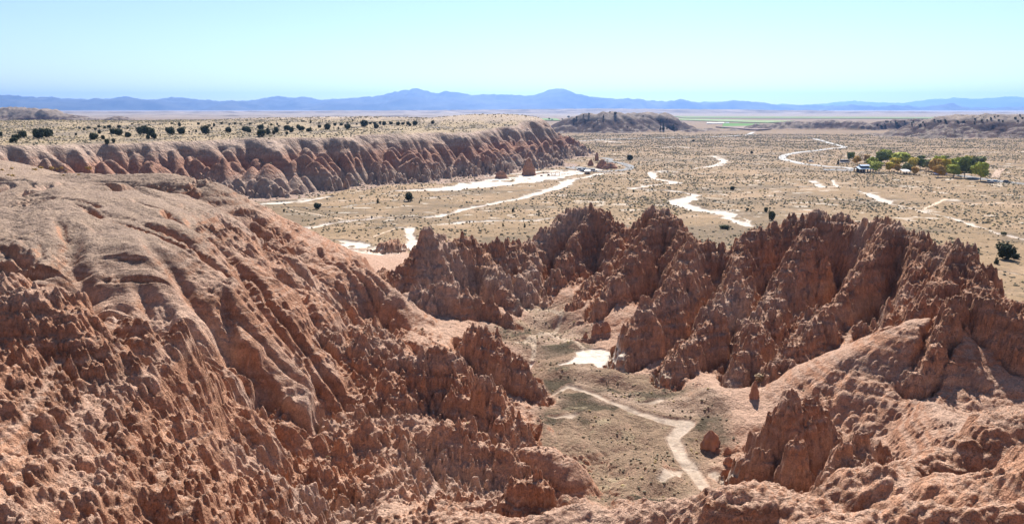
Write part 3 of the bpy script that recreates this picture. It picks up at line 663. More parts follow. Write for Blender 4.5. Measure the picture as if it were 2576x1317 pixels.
def earth(name, scales, bump):
    m, t, b = new_mat(name, rough_=.95, spec=.08)
    at = t.nodes.new('ShaderNodeAttribute'); at.attribute_name = 'Col'
    s = at.outputs[0]
    for sc_, lo, hi in scales: s, _ = noise_tint(t, b, s, sc_, lo, hi, 3)
    prev = None
    for sc_, dist in bump:
        tc = t.nodes.new('ShaderNodeTexCoord'); n = t.nodes.new('ShaderNodeTexNoise'); n.inputs['Scale'].default_value = abs(sc_); n.inputs['Detail'].default_value = 4
        if sc_ < 0:                                # stretched upright: rain fluting on steep faces
            mp = t.nodes.new('ShaderNodeMapping'); mp.inputs['Scale'].default_value = (1, 1, .12)
            t.links.new(tc.outputs['Object'], mp.inputs['Vector']); t.links.new(mp.outputs[0], n.inputs['Vector'])
        else: t.links.new(tc.outputs['Object'], n.inputs['Vector'])
        bp = t.nodes.new('ShaderNodeBump'); bp.inputs['Distance'].default_value = dist; bp.inputs['Strength'].default_value = 1
        t.links.new(n.outputs[0], bp.inputs['Height'])
        if prev: t.links.new(prev, bp.inputs['Normal'])
        prev = bp.outputs[0]
    t.links.new(prev, b.inputs['Normal'])
    return m
m_rock = earth('clay rock', [(1.4, .82, 1.14), (5, .82, 1.16), (16, .8, 1.2)], [(1.3, .45), (-2.6, .5), (5, .25), (15, .1)])
m_ground = earth('valley soil', [(.35, .85, 1.12), (1.6, .8, 1.2)], [(.8, .3)])
m_wash = earth('wash sand', [(.5, .9, 1.06), (3.5, .85, 1.1)], [(.8, .1), (4, .06)])
m_mesa = earth('mesa rock', [(.3, .85, 1.12), (1.1, .85, 1.15)], [(.35, 1.2), (-.8, 1.2), (1.2, .4)])
m_hill = earth('hill soil', [(.05, .88, 1.1), (.2, .8, 1.2)], [(.08, 2.5)])
fcat = cat[:-1, :-1]
grid_object('canyon_hills', fcat == 0, m_rock)
grid_object('ground', fcat == 1, m_ground)
grid_object('dry_wash', fcat == 2, m_wash)
grid_object('mesa_hills', fcat == 3, m_mesa)
grid_object('far_hills', fcat == 4, m_hill)

# ------------------------------------------------------------------ far ranges and benches
def smooth_profile(P, u):
    return np.interp(u, [p[0] for p in P], [p[1] for p in P])
def range_mesh(name, P, D, depth, base_z, nx, ny, mat, nscale, namp, u0=-350, u1=2930, curve=1.3, steep=0.5):
    us = np.linspace(u0, u1, nx); tt = (us - 1288) / F
    zc = CAMZ + (HOR - smooth_profile(P, us)) / F * D + namp * .12 * fbm(us / 9, us * 0, 4)
    rows = np.concatenate([np.linspace(-1, 0, ny), np.linspace(0, 1, 8)[1:]])
    Tt, RR = np.meshgrid(tt, rows, indexing='ij'); Y = D + RR * depth; X = Tt * D * (1 + .0 * RR)
    s_ = np.clip(1 - np.abs(RR), 0, 1); prof = s_ ** curve * (1 - steep) + steep * sst(0, 1, s_)
    n = ridged(X / nscale, Y / nscale, 4) * namp * np.sin(np.pi * np.clip(s_, 0, 1)) ** .8 * (RR < -.02)
    Z = base_z + (zc[:, None] - base_z) * prof + n - namp * .3 * (s_ < 1) * (s_ > 0)
    co = np.stack([X, Y, Z], -1).reshape(-1, 3); m = len(rows)
    I, J = np.meshgrid(np.arange(nx - 1), np.arange(m - 1), indexing='ij'); a = (I * m + J).ravel()
    q = np.stack([a, a + m, a + m + 1, a + 1], 1)
    me = bpy.data.meshes.new(name); me.from_pydata(co.tolist(), [], q.tolist()); me.polygons.foreach_set('use_smooth', np.ones(len(q), bool))
    me.materials.append(mat); o = bpy.data.objects.new(name, me); C.objects.link(o); o['kind'] = 'structure'
    return o
m_mt, t_, b_ = new_mat('forested mountain', (.07, .07, .06), .95, .05); noise_tint(t_, b_, (.08, .078, .068), .0012, .6, 1.5)
m_bench, t_, b_ = new_mat('bench slope', (.2, .16, .13), .95, .05); noise_tint(t_, b_, (.19, .155, .13), .004, .55, 1.7)
RA = [(-350,236),(0,238),(60,241),(110,246),(150,245),(210,250),(290,250),(330,244),(360,248),(400,253),(430,248),(460,245),(520,252),(600,256),(640,254),(680,247),(715,243),(745,246),(780,245),(820,252),(890,248),(960,242),(1000,233),(1030,228),(1052,225),(1080,231),(1100,237),(1130,231),(1160,235),(1190,240),(1260,238),(1330,242),(1360,235),(1380,227),(1400,224),(1415,226),(1440,235),(1470,243),(1520,249),(1600,253),(1800,259),(1900,262),(2000,265),(2200,268),(2576,272),(2930,275)]
RB_ = [(-350,262),(1500,262),(1700,259),(1780,256),(1850,260),(1900,262),(1990,264),(2040,263),(2100,256),(2135,254),(2190,258),(2250,260),(2300,253),(2330,249),(2360,250),(2380,246),(2410,249),(2440,250),(2480,246),(2520,244),(2560,246),(2600,245),(2700,250),(2930,248)]
range_mesh('mountains', RA, 20000, 3000, 0, 900, 26, m_mt, 1800, 220)
range_mesh('mountains', RB_, 32000, 4000, 0, 500, 20, m_mt, 2500, 240)
RC = [(-350,281),(0,280),(400,281),(800,279),(1100,277),(1500,273),(1800,275),(2200,281),(2400,285),(2930,288)]
range_mesh('hills', RC, 9000, 1800, 0, 900, 26, m_bench, 420, 26, curve=.7, steep=.6)
RD = [(-350,292),(100,291),(500,289),(900,291),(1300,290),(1600,299),(1800,302),(2930,305)]
range_mesh('hills', RD, 5200, 700, 0, 900, 22, m_bench, 220, 16, curve=.7, steep=.5, u1=1750)

# ------------------------------------------------------------------ the air: one even box of haze
hm = bpy.data.materials.new('haze'); hm.use_nodes = True; t = hm.node_tree; t.nodes.clear()
ou = t.nodes.new('ShaderNodeOutputMaterial'); pv = t.nodes.new('ShaderNodeVolumePrincipled')
pv.inputs['Color'].default_value = (.24, .47, 1.0, 1); pv.inputs['Density'].default_value = 4.0e-5; pv.inputs['Anisotropy'].default_value = .6
t.links.new(pv.outputs[0], ou.inputs['Volume'])
me = bpy.data.meshes.new('haze')
X0, X1, Y0, Y1, Z0_, Z1_ = -42000, 42000, -300, 36500, -30, 700
me.from_pydata([(X0, Y0, Z0_), (X1, Y0, Z0_), (X1, Y1, Z0_), (X0, Y1, Z0_), (X0, Y0, Z1_), (X1, Y0, Z1_), (X1, Y1, Z1_), (X0, Y1, Z1_)], [],
               [(3, 2, 1, 0), (4, 5, 6, 7), (0, 1, 5, 4), (1, 2, 6, 5), (2, 3, 7, 6), (3, 0, 4, 7)])
me.materials.append(hm); o = bpy.data.objects.new('haze', me); C.objects.link(o); o['kind'] = 'stuff'
# ------------------------------------------------------------------ plants, rocks, roads and buildings
rng = random.Random(5)
def link(name, me, mat=None, parent=None, loc=None, rz=0, sc_=None):
    o = bpy.data.objects.new(name, me); C.objects.link(o)
    if mat is not None and me is not None and not me.materials: me.materials.append(mat)
    if parent: o.parent = parent
    if loc is not None: o.location = loc
    o.rotation_euler = (0, 0, rz)
    if sc_ is not None: o.scale = sc_
    return o
def tag(o, label=None, cat_=None, group=None, kind=None):
    if label: o['label'] = label
    if cat_: o['category'] = cat_
    if group: o['group'] = group
    if kind: o['kind'] = kind
    return o
def thing(name, loc, label, cat_, group=None, rz=0, s=(1, 1, 1)):
    return tag(link(name, None, loc=loc, rz=rz, sc_=s), label, cat_, group)
def mk(name, V, Fc, smooth=False):
    me = bpy.data.meshes.new(name); me.from_pydata([tuple(v) for v in V], [], Fc)
    if smooth: me.polygons.foreach_set('use_smooth', [True] * len(Fc))
    return me
class MB:
    def __init__(s): s.V = []; s.F = []
    def box(s, x0, y0, z0, x1, y1, z1):
        b = len(s.V); s.V += [(x0, y0, z0), (x1, y0, z0), (x1, y1, z0), (x0, y1, z0), (x0, y0, z1), (x1, y0, z1), (x1, y1, z1), (x0, y1, z1)]
        s.F += [tuple(b + i for i in f) for f in ((3, 2, 1, 0), (4, 5, 6, 7), (0, 1, 5, 4), (1, 2, 6, 5), (2, 3, 7, 6), (3, 0, 4, 7))]; return s
    def poly(s, pts, faces):
        b = len(s.V); s.V += list(pts); s.F += [tuple(b + i for i in f) for f in faces]; return s
    def tube(s, p, q, r0, r1, n=6):
        p, q = Vector(p), Vector(q); d = (q - p).normalized(); a = d.orthogonal().normalized(); c_ = d.cross(a); b = len(s.V)
        for o_, r in ((p, r0), (q, r1)):
            for k in range(n):
                t = 2 * math.pi * k / n; s.V.append(tuple(o_ + a * math.cos(t) * r + c_ * math.sin(t) * r))
        for k in range(n): s.F.append((b + k, b + (k + 1) % n, b + n + (k + 1) % n, b + n + k))
        s.F.append(tuple(b + n + k for k in range(n))); s.F.append(tuple(b + k for k in reversed(range(n)))); return s
    def mesh(s, name, smooth=False): return mk(name, s.V, s.F, smooth)

def leaves(r, lobes, n, size, flat=.5):
    """leaf clumps spread through a set of ellipsoid lobes (cx, cy, cz, rx, ry, rz)"""
    V = []; Fc = []; wts = [l[3] * l[4] * l[5] for l in lobes]
    for k in range(n):
        l = r.choices(lobes, wts)[0]
        while True:
            x, y, z = r.uniform(-1, 1), r.uniform(-1, 1), r.uniform(-1, 1); q = x * x + y * y + z * z
            if q < 1 and r.random() < .25 + q: break
        p = Vector((l[0] + x * l[3], l[1] + y * l[4], l[2] + z * l[5]))
        nrm = Vector((x, y, z + flat)) + Vector((r.uniform(-1, 1), r.uniform(-1, 1), r.uniform(-1, 1))) * .9
        nrm.normalize(); a = nrm.orthogonal().normalized(); a.rotate(__import__('mathutils').Quaternion(nrm, r.uniform(0, 6.28))); b_ = nrm.cross(a)
        s_ = size * r.uniform(.6, 1.35); i = len(V)
        for u_, v_ in ((-1, -.6), (.2, -1), (1, .1), (.3, .9), (-.7, .7)):
            V.append(p + a * u_ * s_ * .5 + b_ * v_ * s_ * .5 + nrm * r.uniform(-.12, .12) * s_)
        Fc.append((i, i + 1, i + 2, i + 3, i + 4))
    return V, Fc
def leaf_mat(name, colr, lo=.55, hi=1.6, scale=.9):
    m, t, b = new_mat(name, colr, .85, .08); noise_tint(t, b, colr, scale, lo, hi, 3); return m
m_jun = leaf_mat('juniper foliage', (.050, .062, .030)); m_jun2 = leaf_mat('dusty juniper foliage', (.095, .105, .055))
m_bark, _, _ = new_mat('bark', (.12, .09, .07)); m_pale_bark, _, _ = new_mat('pale bark', (.25, .21, .17))
m_sage = leaf_mat('sage foliage', (.17, .165, .115), .6, 1.4, 2); m_gold = leaf_mat('gold brush', (.50, .33, .12), .7, 1.25, 3)
m_dry = leaf_mat('dry brush', (.36, .27, .17), .7, 1.25, 3)

def juniper_meshes(k, tall):
    r = random.Random(100 + k + 50 * tall); L = []
    if tall:
        for i in range(5): L.append((r.uniform(-.08, .08), r.uniform(-.08, .08), .18 + .15 * i, .26 - .035 * i, .26 - .035 * i, .17))
    else:
        L.append((0, 0, .44, .44, .44, .42))
        for i in range(8):
            a = r.uniform(0, 6.28); d = r.uniform(.18, .36); L.append((math.cos(a) * d, math.sin(a) * d, r.uniform(.20, .76), r.uniform(.16, .26), r.uniform(.16, .26), r.uniform(.15, .24)))
    V, Fc = leaves(r, L, 420 if tall else 900, .085 if tall else .10)
    t = MB(); t.tube((0, 0, -.12), (.01, .01, .3), .045, .03); t.tube((.01, .01, .12), (.16, .05, .42), .025, .012); t.tube((0, 0, .1), (-.15, -.07, .45), .022, .01)
    t.tube((0, 0, .15), (.02, .15, .5), .02, .01)
    return mk('juniper_crown', V, Fc), t.mesh('juniper_trunk')
JM = [juniper_meshes(k, False) for k in range(5)]; JT = [juniper_meshes(k, True) for k in range(2)]
def juniper(pos, wid, hgt, label, group, name='juniper', tall=None, mat=m_jun, k=None):
    tall = hgt > wid * 1.5 if tall is None else tall
    lib = JT if tall else JM; cm, tm = lib[(k if k is not None else rng.randrange(99)) % len(lib)]
    sw = wid / (.55 if tall else 1.12); sh = hgt / .95
    t = thing(name, (pos[0], pos[1], pos[2] - .12), label, 'tree', group, rng.uniform(0, 6.28), (sw, sw, sh))
    cm_ = cm
    if mat is m_jun2:
        key = cm.name + '_dusty'
        cm_ = bpy.data.meshes.get(key)
        if cm_ is None: cm_ = cm.copy(); cm_.name = key; cm_.materials.clear(); cm_.materials.append(mat)
    link('crown', cm_, mat, t); link('trunk', tm, m_bark, t)
    return t
SZ = lambda px, D: px * D / F
used_l = set()
def uniq(base, alts):
    for a in alts:
        l = base % a
        if l not in used_l: used_l.add(l); return l
    return base % alts[-1]
# -- mesa top: (x, base y, width, height) in the enlarged crop; ordered rows, near to far
ROW_A = [(10,570,40,55),(140,630,100,60),(168,600,100,60),(230,580,100,80),(390,590,130,110),(470,575,110,90),(512,562,60,70),(765,558,30,30),(945,600,100,75),(1002,540,40,40),(1040,600,45,50),(1077,642,60,55),(1145,630,40,50),(1140,545,70,60),(1195,560,100,80),(1290,575,80,55),(1410,550,75,85),(1455,540,90,90),(1510,560,110,90),(1550,590,70,70),(1490,595,45,50),(1720,548,100,75),(1690,530,60,60),(1825,545,95,75),(1975,525,25,30),(1905,527,20,20),(2070,545,105,95),(2130,497,25,25),(2300,530,75,65),(2475,520,100,60),(2505,530,60,50)]
ROW_B = [(50,500,80,55),(55,570,110,80),(120,550,60,70),(180,550,40,50),(205,530,60,65),(315,508,75,60),(358,525,60,55),(312,548,35,35),(425,492,50,50),(460,512,80,55),(535,520,70,42),(640,480,50,35),(718,502,80,70),(793,460,40,32),(860,458,45,28),(922,497,72,60),(830,495,20,22),(1090,470,95,75),(1210,487,65,52),(1150,445,40,25),(1195,443,40,25),(1250,445,30,35),(1290,457,50,45),(1360,445,50,30),(1430,457,50,40),(1480,450,45,28),(1530,450,45,35),(1600,458,65,55),(1550,462,40,30),(1778,440,50,35)]
FARS = [(1330,445,30,15),(1395,447,25,12),(1500,450,25,14),(1610,447,18,14),(1730,440,35,20),(1808,465,35,45),(1998,445,35,25),(2110,460,40,20),(2155,465,30,35),(2230,440,35,22),(2310,445,30,15),(2365,443,33,25),(2422,445,30,15),(2515,445,28,22),(995,475,35,30),(1053,487,32,30),(1100,480,50,35),(1200,480,50,35),(1285,490,25,25),(890,487,50,25),(845,502,30,25),(800,490,30,20),(960,500,35,25)] + \
 [(2576 + x, y, w_, h_) for x, y, w_, h_ in [(1015,447,25,20),(550,430,25,35),(470,418,45,18),(975,412,20,25),(635,438,20,18),(340,425,18,16),(155,455,30,25),(215,450,25,25),(230,468,25,22),(320,440,30,18),(920,432,30,18),(90,438,20,18),(70,447,20,15)]]
rowa = sorted(ROW_A + [(x + 2576, y, w_, h_) for x, y, w_, h_ in ROW_B])
ORD = ['first', 'second', 'third', 'fourth', 'fifth', 'sixth', 'seventh', 'eighth', 'ninth', 'tenth', 'eleventh', 'twelfth', 'thirteenth', 'fourteenth', 'fifteenth', 'sixteenth', 'seventeenth', 'eighteenth', 'nineteenth', 'twentieth']
cnt = {}
for x, y, w_, h_ in rowa:
    u, v = x / 4.0, 201.3 + y / 4.0
    p = hit(u, v, 230); D = p[1]; W_, H_ = SZ(w_ / 4.0, D), SZ(h_ / 4.0, D)
    size = 'big' if w_ >= 90 else 'medium' if w_ >= 55 else 'small'
    part_ = 'left part' if x < 1350 else 'middle' if x < 2900 else 'right part'
    cnt[(size, part_, h_ > w_)] = cnt.get((size, part_, h_ > w_), 0) + 1
    juniper(p, W_, H_ * 1.05, '%s %s juniper, %s such one from the left on the mesa top, %s' % (size, 'upright' if h_ > w_ else 'broad', ORD[cnt[(size, part_, h_ > w_)] - 1], part_), 'junipers on the mesa top')
for x, y, w_, h_ in FARS:
    p = hit(x / 4.0, 201.3 + y / 4.0 + 1, 230); D = min(p[1], 1000)
    juniper(p, SZ(w_ / 4.0, D), SZ(h_ / 4.0, D) * 1.1, 'tiny dark juniper far back along the skyline of the mesa top', 'tiny junipers at the far edge of the mesa')
# -- valley floor
r2 = lambda x, y: (691.8 + x / 2.992, 440 + y / 2.992); r3 = lambda x, y: (1257.9 + x / 2.992, 440 + y / 2.992); r4 = lambda x, y: (1884.3 + x / 2.992, 440 + y / 2.992)
c3 = lambda x, y: (1288 + x / 4.0, 201.3 + y / 4.0); c4 = lambda x, y: (1932 + x / 4.0, 201.3 + y / 4.0)
VAL = [
 (r2(1008,195),22,27,'dark bushy juniper in the pale grass before the mesa foot, largest there'),(r2(318,250),22,17.5,'squat round juniper beside a white wash below the mesa'),
 (r2(773,208),7.5,14,'slim upright juniper just left of the large valley juniper'),(r2(67,272),6,8.5,'tiny upright juniper at the left end of the valley floor'),
 (r2(1087,210),3.5,8,'thin small juniper just right of the large valley juniper'),(r2(1036,265),5.5,7.5,'small dark juniper below the large valley juniper'),
 (r2(1303,318),5,10,'reddish small tree on the thin wash behind the sharp left pinnacle'),(r2(1465,350),5,7,'small dark juniper below the white wash behind the rock rim'),
 (r2(1717,385),6,9.5,'left one of two small junipers close behind the low rock rim'),(r2(1880,392),6,12,'right one of two small junipers close behind the low rock rim'),
 (r2(1988,302),5.5,15.5,'slender pointed juniper above the pair behind the rock rim'),(r2(1790,278),7.5,9.5,'twiggy dark juniper left of the slender pointed juniper'),
 (r2(470,282),3,7,'tiny thin juniper between the squat juniper and the slim one'),
 (r3(1748,110),15,11,'flat dark juniper alone right of the winding wash'),(r3(1003,130),5,7.5,'tiny juniper in the first bend of the winding white wash'),
 (r3(1244,152),3.5,6,'tiny juniper just above the wide part of the winding wash'),(r3(2002,278),12,15,'dark round juniper just above the grey-green one at the rock rim'),
 (r3(2045,342),21,27,'grey-green juniper touching the rim of the rock wall'),(r3(1862,262),10,7.5,'low dark juniper right of the winding wash end'),
 (r3(1690,402),32,12,'wide grey thicket of brush below the winding wash end'),
 (r4(1935,640),52,47,'biggest juniper of the valley, round crown casting a black shadow'),(r4(1862,680),13,20,'upright juniper at the left foot of the biggest valley juniper'),
 (r4(1723,580),10,14,'small juniper right behind the highest right pinnacle'),(r4(1856,800),8.5,14,'small juniper between two thin pale trails near the right edge'),
 (r4(1917,445),17,13.5,'rounded grey-green juniper on the long pale wash at right'),(r4(2004,632),24,15,'low juniper tucked right behind the biggest valley juniper'),
 (c3(1187,812),20,15.5,'round dark juniper alone right of the parking loop'),(c3(1015,720),4,5.5,'tiny juniper far above the parking loop'),
 (c3(1825,625),7.5,6.5,'small round juniper alone below the far straight road'),(c3(2410,738),8,7.5,'dark juniper near the far bend of the pale wash'),
 (c3(1172,940),9,4.5,'low dark bush just below the parking loop'),(c3(1772,975),5,5.5,'small juniper above the start of the winding wash'),
 (c3(1535,872),5,5.5,'small juniper on the thin wash right of the parking loop'),
]
for (u, v), w_, h_, lab in VAL:
    p = atZ(u, v, .6); p = (p[0], p[1], gz(p[0], p[1])); D = p[1]
    gg = 'grey' in lab
    juniper(p, SZ(w_, D), SZ(h_, D), lab, 'junipers of the valley floor', mat=m_jun2 if gg else m_jun)
# -- far hills
for x, y, w_, h_ in [(1520,505,28,75),(1493,507,20,45),(1558,495,12,38),(1622,490,25,45),(1570,480,8,22)]:
    p = hit(*c3(x, y), 1000); juniper(p, SZ(w_ / 4., p[1]), SZ(h_ / 4., p[1]), 'dark spire-shaped tree at the far hill foot, %s' % {1520:'tallest and widest', 1493:'just left of the tallest', 1558:'thin, just right of the tallest', 1622:'rightmost and bushy', 1570:'thinnest and lowest'}[x], 'trees at the foot of the far hill', tall=True)
for x, y, w_, h_ in [(1492,425,15,25),(1633,520,12,18),(570,380,30,18),(405,408,25,15),(720,357,15,12),(775,350,20,18),(920,380,18,28),(985,328,18,12),(1040,345,40,22),(650,380,22,15),(625,400,18,15),(1380,470,12,16),(1160,480,12,14),(1320,370,14,14),(860,420,12,12),(820,470,10,12),(1660,500,12,14),(1300,480,10,12),(740,420,12,12),(1560,400,10,14)]:
    p = hit(*c3(x, y), 1000); juniper(p, SZ(w_ / 4., p[1]), SZ(h_ / 4., p[1]) * 1.2, 'small dark juniper dotting the grey slope of the far hill', 'junipers on the far hill')
for k in range(46):
    x, y = rng.uniform(1100, 2570), 0; y = 455 - (x - 1100) * .045 + rng.uniform(-30, 34)
    p = hit(*c4(x, y), 1000)
    if p[2] > 6: juniper(p, rng.uniform(3, 5), rng.uniform(2.5, 4), 'small dark juniper scattered over the long bluff at far right', 'junipers on the far right bluff')

# -- brush: a few hundred single bushes nearest to view, the rest one ground cover
def bush_mesh(name, seed, mat, n=70, up=.8):
    r = random.Random(seed); L = [(0, 0, .3 * up, .38, .38, .32 * up)] + [(r.uniform(-.3, .3), r.uniform(-.3, .3), r.uniform(.2, .45) * up, .2, .2, .2 * up) for _ in range(4)]
    V, Fc = leaves(r, L, n, .2); me = mk(name, V, Fc); me.materials.append(mat); return me
SG = [bush_mesh('sagebrush', 300 + k, m_sage) for k in range(4)]; GB = [bush_mesh('rabbitbrush', 320 + k, m_gold, 90) for k in range(3)]
DB = [bush_mesh('dry_bush', 330 + k, m_dry, 90, 1.0) for k in range(2)]
def sheet(A, x, y):
    i = np.clip(np.searchsorted(rad, y) - 1, 0, len(rad) - 2); j = np.clip(np.searchsorted(tx, x / y) - 1, 0, len(tx) - 2); return A[i, j]
rs = np.random.RandomState(3)
nS = 300000
yy_ = 190 + (1500 - 190) * rs.rand(nS) ** .85; xx_ = yy_ * (rs.rand(nS) * 1.5 - .75)
ca_ = sheet(cat, xx_, yy_); wsh = sheet(wash, xx_, yy_); slp = sheet(slope, xx_, yy_)
den = .45 + .9 * fbm(xx_ / 35, yy_ / 35, 3) + .3 * noise(xx_ / 6, yy_ / 6)
ok = (wsh < .35) & (slp < .45) & (np.abs(xx_ / yy_) < .74) & ((ca_ == 1) | ((ca_ == 3) & (slp < .3)) | (ca_ == 4)) & (rs.rand(nS) < den * np.where(ca_ == 3, .7, np.where(xx_ < 20, .5, 1.0)) * np.where(ca_ == 4, .8, 1))
xx_, yy_ = xx_[ok], yy_[ok]; dS = yy_; szz = (.32 + 1.1 * rs.rand(len(xx_)) ** 3) * (1 + np.clip(yy_ - 500, 0, 900) / 1500)
zz_ = sheet(Zg, xx_, yy_)
order = np.argsort(-szz / yy_)
vis = []
for i in order:
    if len(vis) >= 230: break
    x, y, z = xx_[i], yy_[i], zz_[i]
    # screen position; keep those that are inside the picture and not behind the rim
    yc = y * cp - (z - CAMZ) * sp; u = 1288 + F * x / yc; v = 658.5 - F * (y * sp + (z - CAMZ) * cp) / yc
    if not (0 < u < 2576): continue
    h = hit(u, v, 40)
    if abs(h[1] - y) < 12: vis.append(i)
vs = set(vis)
for i in vis:
    o = link('sagebrush', SG[i % 4], None, None, (float(xx_[i]), float(yy_[i]), gz(float(xx_[i]), float(yy_[i])) - .05), float(i % 7), (float(szz[i]) * 1.1, float(szz[i]) * 1.1, float(szz[i]) * .8))
    tag(o, 'low grey-green sagebrush bush on the tan valley floor', 'bush', 'sagebrush on the valley floor')
rest = np.array([i for i in range(len(xx_)) if i not in vs])
# small tufts on the crusted canyon floor, dome rim and slopes
nT = 30000; ty = 62 + 110 * rs.rand(nT); tX = -32 + 92 * rs.rand(nT)
vg_ = N.get(veg, tX, ty); sT = sheet(slope, tX, ty); wT = sheet(wash, tX, ty)
okT = (rs.rand(nT) < np.clip(vg_ * 1.5 - .45, .012, 1) * np.clip(.5 + 1.2 * fbm(tX / 5, ty / 5, 2), 0, 1)) & (sT < .8) & (wT < .2)
tX, ty = tX[okT], ty[okT]
BX = np.concatenate([xx_[rest], tX]); BY = np.concatenate([yy_[rest], ty]); BS = np.concatenate([szz[rest], .12 + .32 * rs.rand(len(tX)) ** 2.5])
BZ = sheet(Zg, BX, BY)
base_v = np.array([(0, 0, .62)] + [(.5 * math.cos(a), .5 * math.sin(a), .30) for a in np.arange(5) * 1.2566] + [(.42 * math.cos(a + .6), .42 * math.sin(a + .6), -.12) for a in np.arange(5) * 1.2566], np.float32)
base_f = [(0, 1 + k, 1 + (k + 1) % 5) for k in range(5)] + [(1 + k, 6 + k, 1 + (k + 1) % 5) for k in range(5)] + [(1 + (k + 1) % 5, 6 + k, 6 + (k + 1) % 5) for k in range(5)]
base_f = np.array([(a, b, c_) for a, b, c_ in base_f], np.int64)
nB = len(BX); jit = 1 + .5 * (rs.rand(nB, 11, 3).astype(np.float32) - .5); ar = rs.rand(nB) * 6.28
VV = base_v[None] * jit; xr = VV[..., 0] * np.cos(ar)[:, None] - VV[..., 1] * np.sin(ar)[:, None]; yr = VV[..., 0] * np.sin(ar)[:, None] + VV[..., 1] * np.cos(ar)[:, None]
VV = np.stack([BX[:, None] + xr * BS[:, None], BY[:, None] + yr * BS[:, None], BZ[:, None] + VV[..., 2] * BS[:, None]], -1).reshape(-1, 3).astype(np.float32)
FF = (base_f[None] + (np.arange(nB) * 11)[:, None, None]).reshape(-1, 3).astype(np.int32)
me = bpy.data.meshes.new('ground_cover'); me.vertices.add(len(VV)); me.vertices.foreach_set('co', VV.ravel()); me.loops.add(FF.size); me.loops.foreach_set('vertex_index', FF.ravel())
me.polygons.add(len(FF)); me.polygons.foreach_set('loop_start', np.arange(0, FF.size, 3, dtype=np.int32)); me.update(calc_edges=True)
tone = rs.rand(nB, 1); tw = np.where(tone < .62, 0, 1)
cb = np.where(tone < .5, np.array([[.215, .19, .135]]), np.where(tone < .8, np.array([[.27, .22, .145]]), np.array([[.42, .33, .17]]))) * (.75 + .5 * rs.rand(nB, 1))
cc = np.ones((nB, 11, 4), np.float32); cc[..., :3] = cb[:, None, :]
ca2 = me.color_attributes.new('Col', 'BYTE_COLOR', 'POINT'); ca2.data.foreach_set('color', cc.ravel())
mc_, t_, b_ = new_mat('scrub', rough_=.95, spec=.05); at_ = t_.nodes.new('ShaderNodeAttribute'); at_.attribute_name = 'Col'; noise_tint(t_, b_, at_.outputs[0], 2.5, .7, 1.3)
tag(link('ground_cover', me, mc_), 'low scrub and grass tufts speckling the valley and mesa', None, None, 'stuff')
# -- golden rabbitbrush on the near plateau edge
gl = ['leftmost golden bush at the picture edge of the plateau', 'small golden bush second on the plateau edge', 'pinkish gold bush on the plateau corner', 'golden tuft behind the two dark bushes', 'golden bush just left of the brightest one', 'brightest round golden bush on the plateau edge', 'wide low golden clump right of the brightest bush', 'golden bush fourth along the top row', 'round golden bush at the right end of the top row', 'small tan bush lower down on the bare plateau', 'dark tan bush alone right on the bare plateau', 'wide dry tan bush on the slope beyond the plateau', 'thin gold tuft between the wide clump and the round bush']
for (x, y, w_), lab in zip([(15,150,30),(60,190,30),(95,195,40),(90,142,36),(262,152,46),(305,138,46),(385,142,50),(430,146,30),(463,138,36),(480,192,28),(592,188,30),(670,145,60),(498,158,22)], gl):
    p = hit(x / 2.992, 377.4 + y / 2.992, 100); s_ = SZ(w_ / 2.992, p[1])
    tag(link('rabbitbrush', GB[x % 3], None, None, (p[0], p[1], p[2] - .08), x, (s_, s_, s_ * .8)), lab, 'bush', 'golden rabbitbrush on the plateau edge')
for (u, v, w_, lab) in [(1914,957,34,'pale dry bush standing behind the small leaning pinnacle'),(1790,1165,0,''),(760,928 + 400,0,''),(1900 - 955,0,0,''),(630 + 515 / 2.637, 817.6 + 875 / 2.637, 12,'small dry grey bush alone on the sandy chute at left'),(691.8 + 1105/2.992, 440 + 1165/2.992, 12, 'small grey bush on the sunlit sandy shelf')]:
    if not w_: continue
    p = hit(u, v); s_ = SZ(w_, p[1])
    tag(link('dry_bush', DB[int(u) % 2], None, None, (p[0], p[1], p[2] - .05), u, (s_, s_, s_)), lab, 'bush')

# -- loose rocks and small pinnacles standing by themselves
def rock(name, u, v, w_, h_, lab, seed, k=2.0, dmin=28):
    """upright fluted rock: rings of a noisy column, narrower to the top"""
    p = hit(u, v, dmin); D = p[1]; W_, H_ = SZ(w_, D) * .5, SZ(h_, D) * 1.05
    r = random.Random(seed); n, m = 40, 26; V = []; ph = [r.uniform(0, 6.28) for _ in range(8)]
    for i in range(m + 1):
        t = i / m; z = -.25 * H_ + t * 1.25 * H_
        tt = max(0, (t - .2) / .8); rad_ = W_ * (1 - tt ** k) ** .55 * (1 - .25 * tt) if i < m else 0
        for j in range(n):
            a = 2 * math.pi * j / n
            fl_ = 1 + .13 * math.sin(4 * a + ph[0]) + .11 * math.sin(7 * a + ph[1] + t * 2) + .10 * math.sin(13 * a + ph[2] + t) + .07 * math.sin(t * 17 + ph[3] + 2 * math.sin(a + ph[4])) + .03 * r.uniform(-1, 1)
            V.append((rad_ * fl_ * math.cos(a), rad_ * fl_ * math.sin(a) * .8, z + .06 * H_ * math.sin(4 * a + ph[5]) * tt))
    Fc = [(i * n + j, i * n + (j + 1) % n, (i + 1) * n + (j + 1) % n, (i + 1) * n + j) for i in range(m) for j in range(n)]
    me = mk(name, V, Fc, True); return tag(link(name, me, m_pin, None, p, r.uniform(-.5, .5)), lab, 'rock')
m_pin, t_, b_ = new_mat('pinnacle clay', (.38, .2, .13), .95, .08); s_o, _ = noise_tint(t_, b_, (.40, .215, .145), .9, .75, 1.2, 5)
bp = t_.nodes.new('ShaderNodeBump'); n_ = t_.nodes.new('ShaderNodeTexNoise'); n_.inputs['Scale'].default_value = 3; n_.inputs['Detail'].default_value = 6; bp.inputs['Distance'].default_value = .3
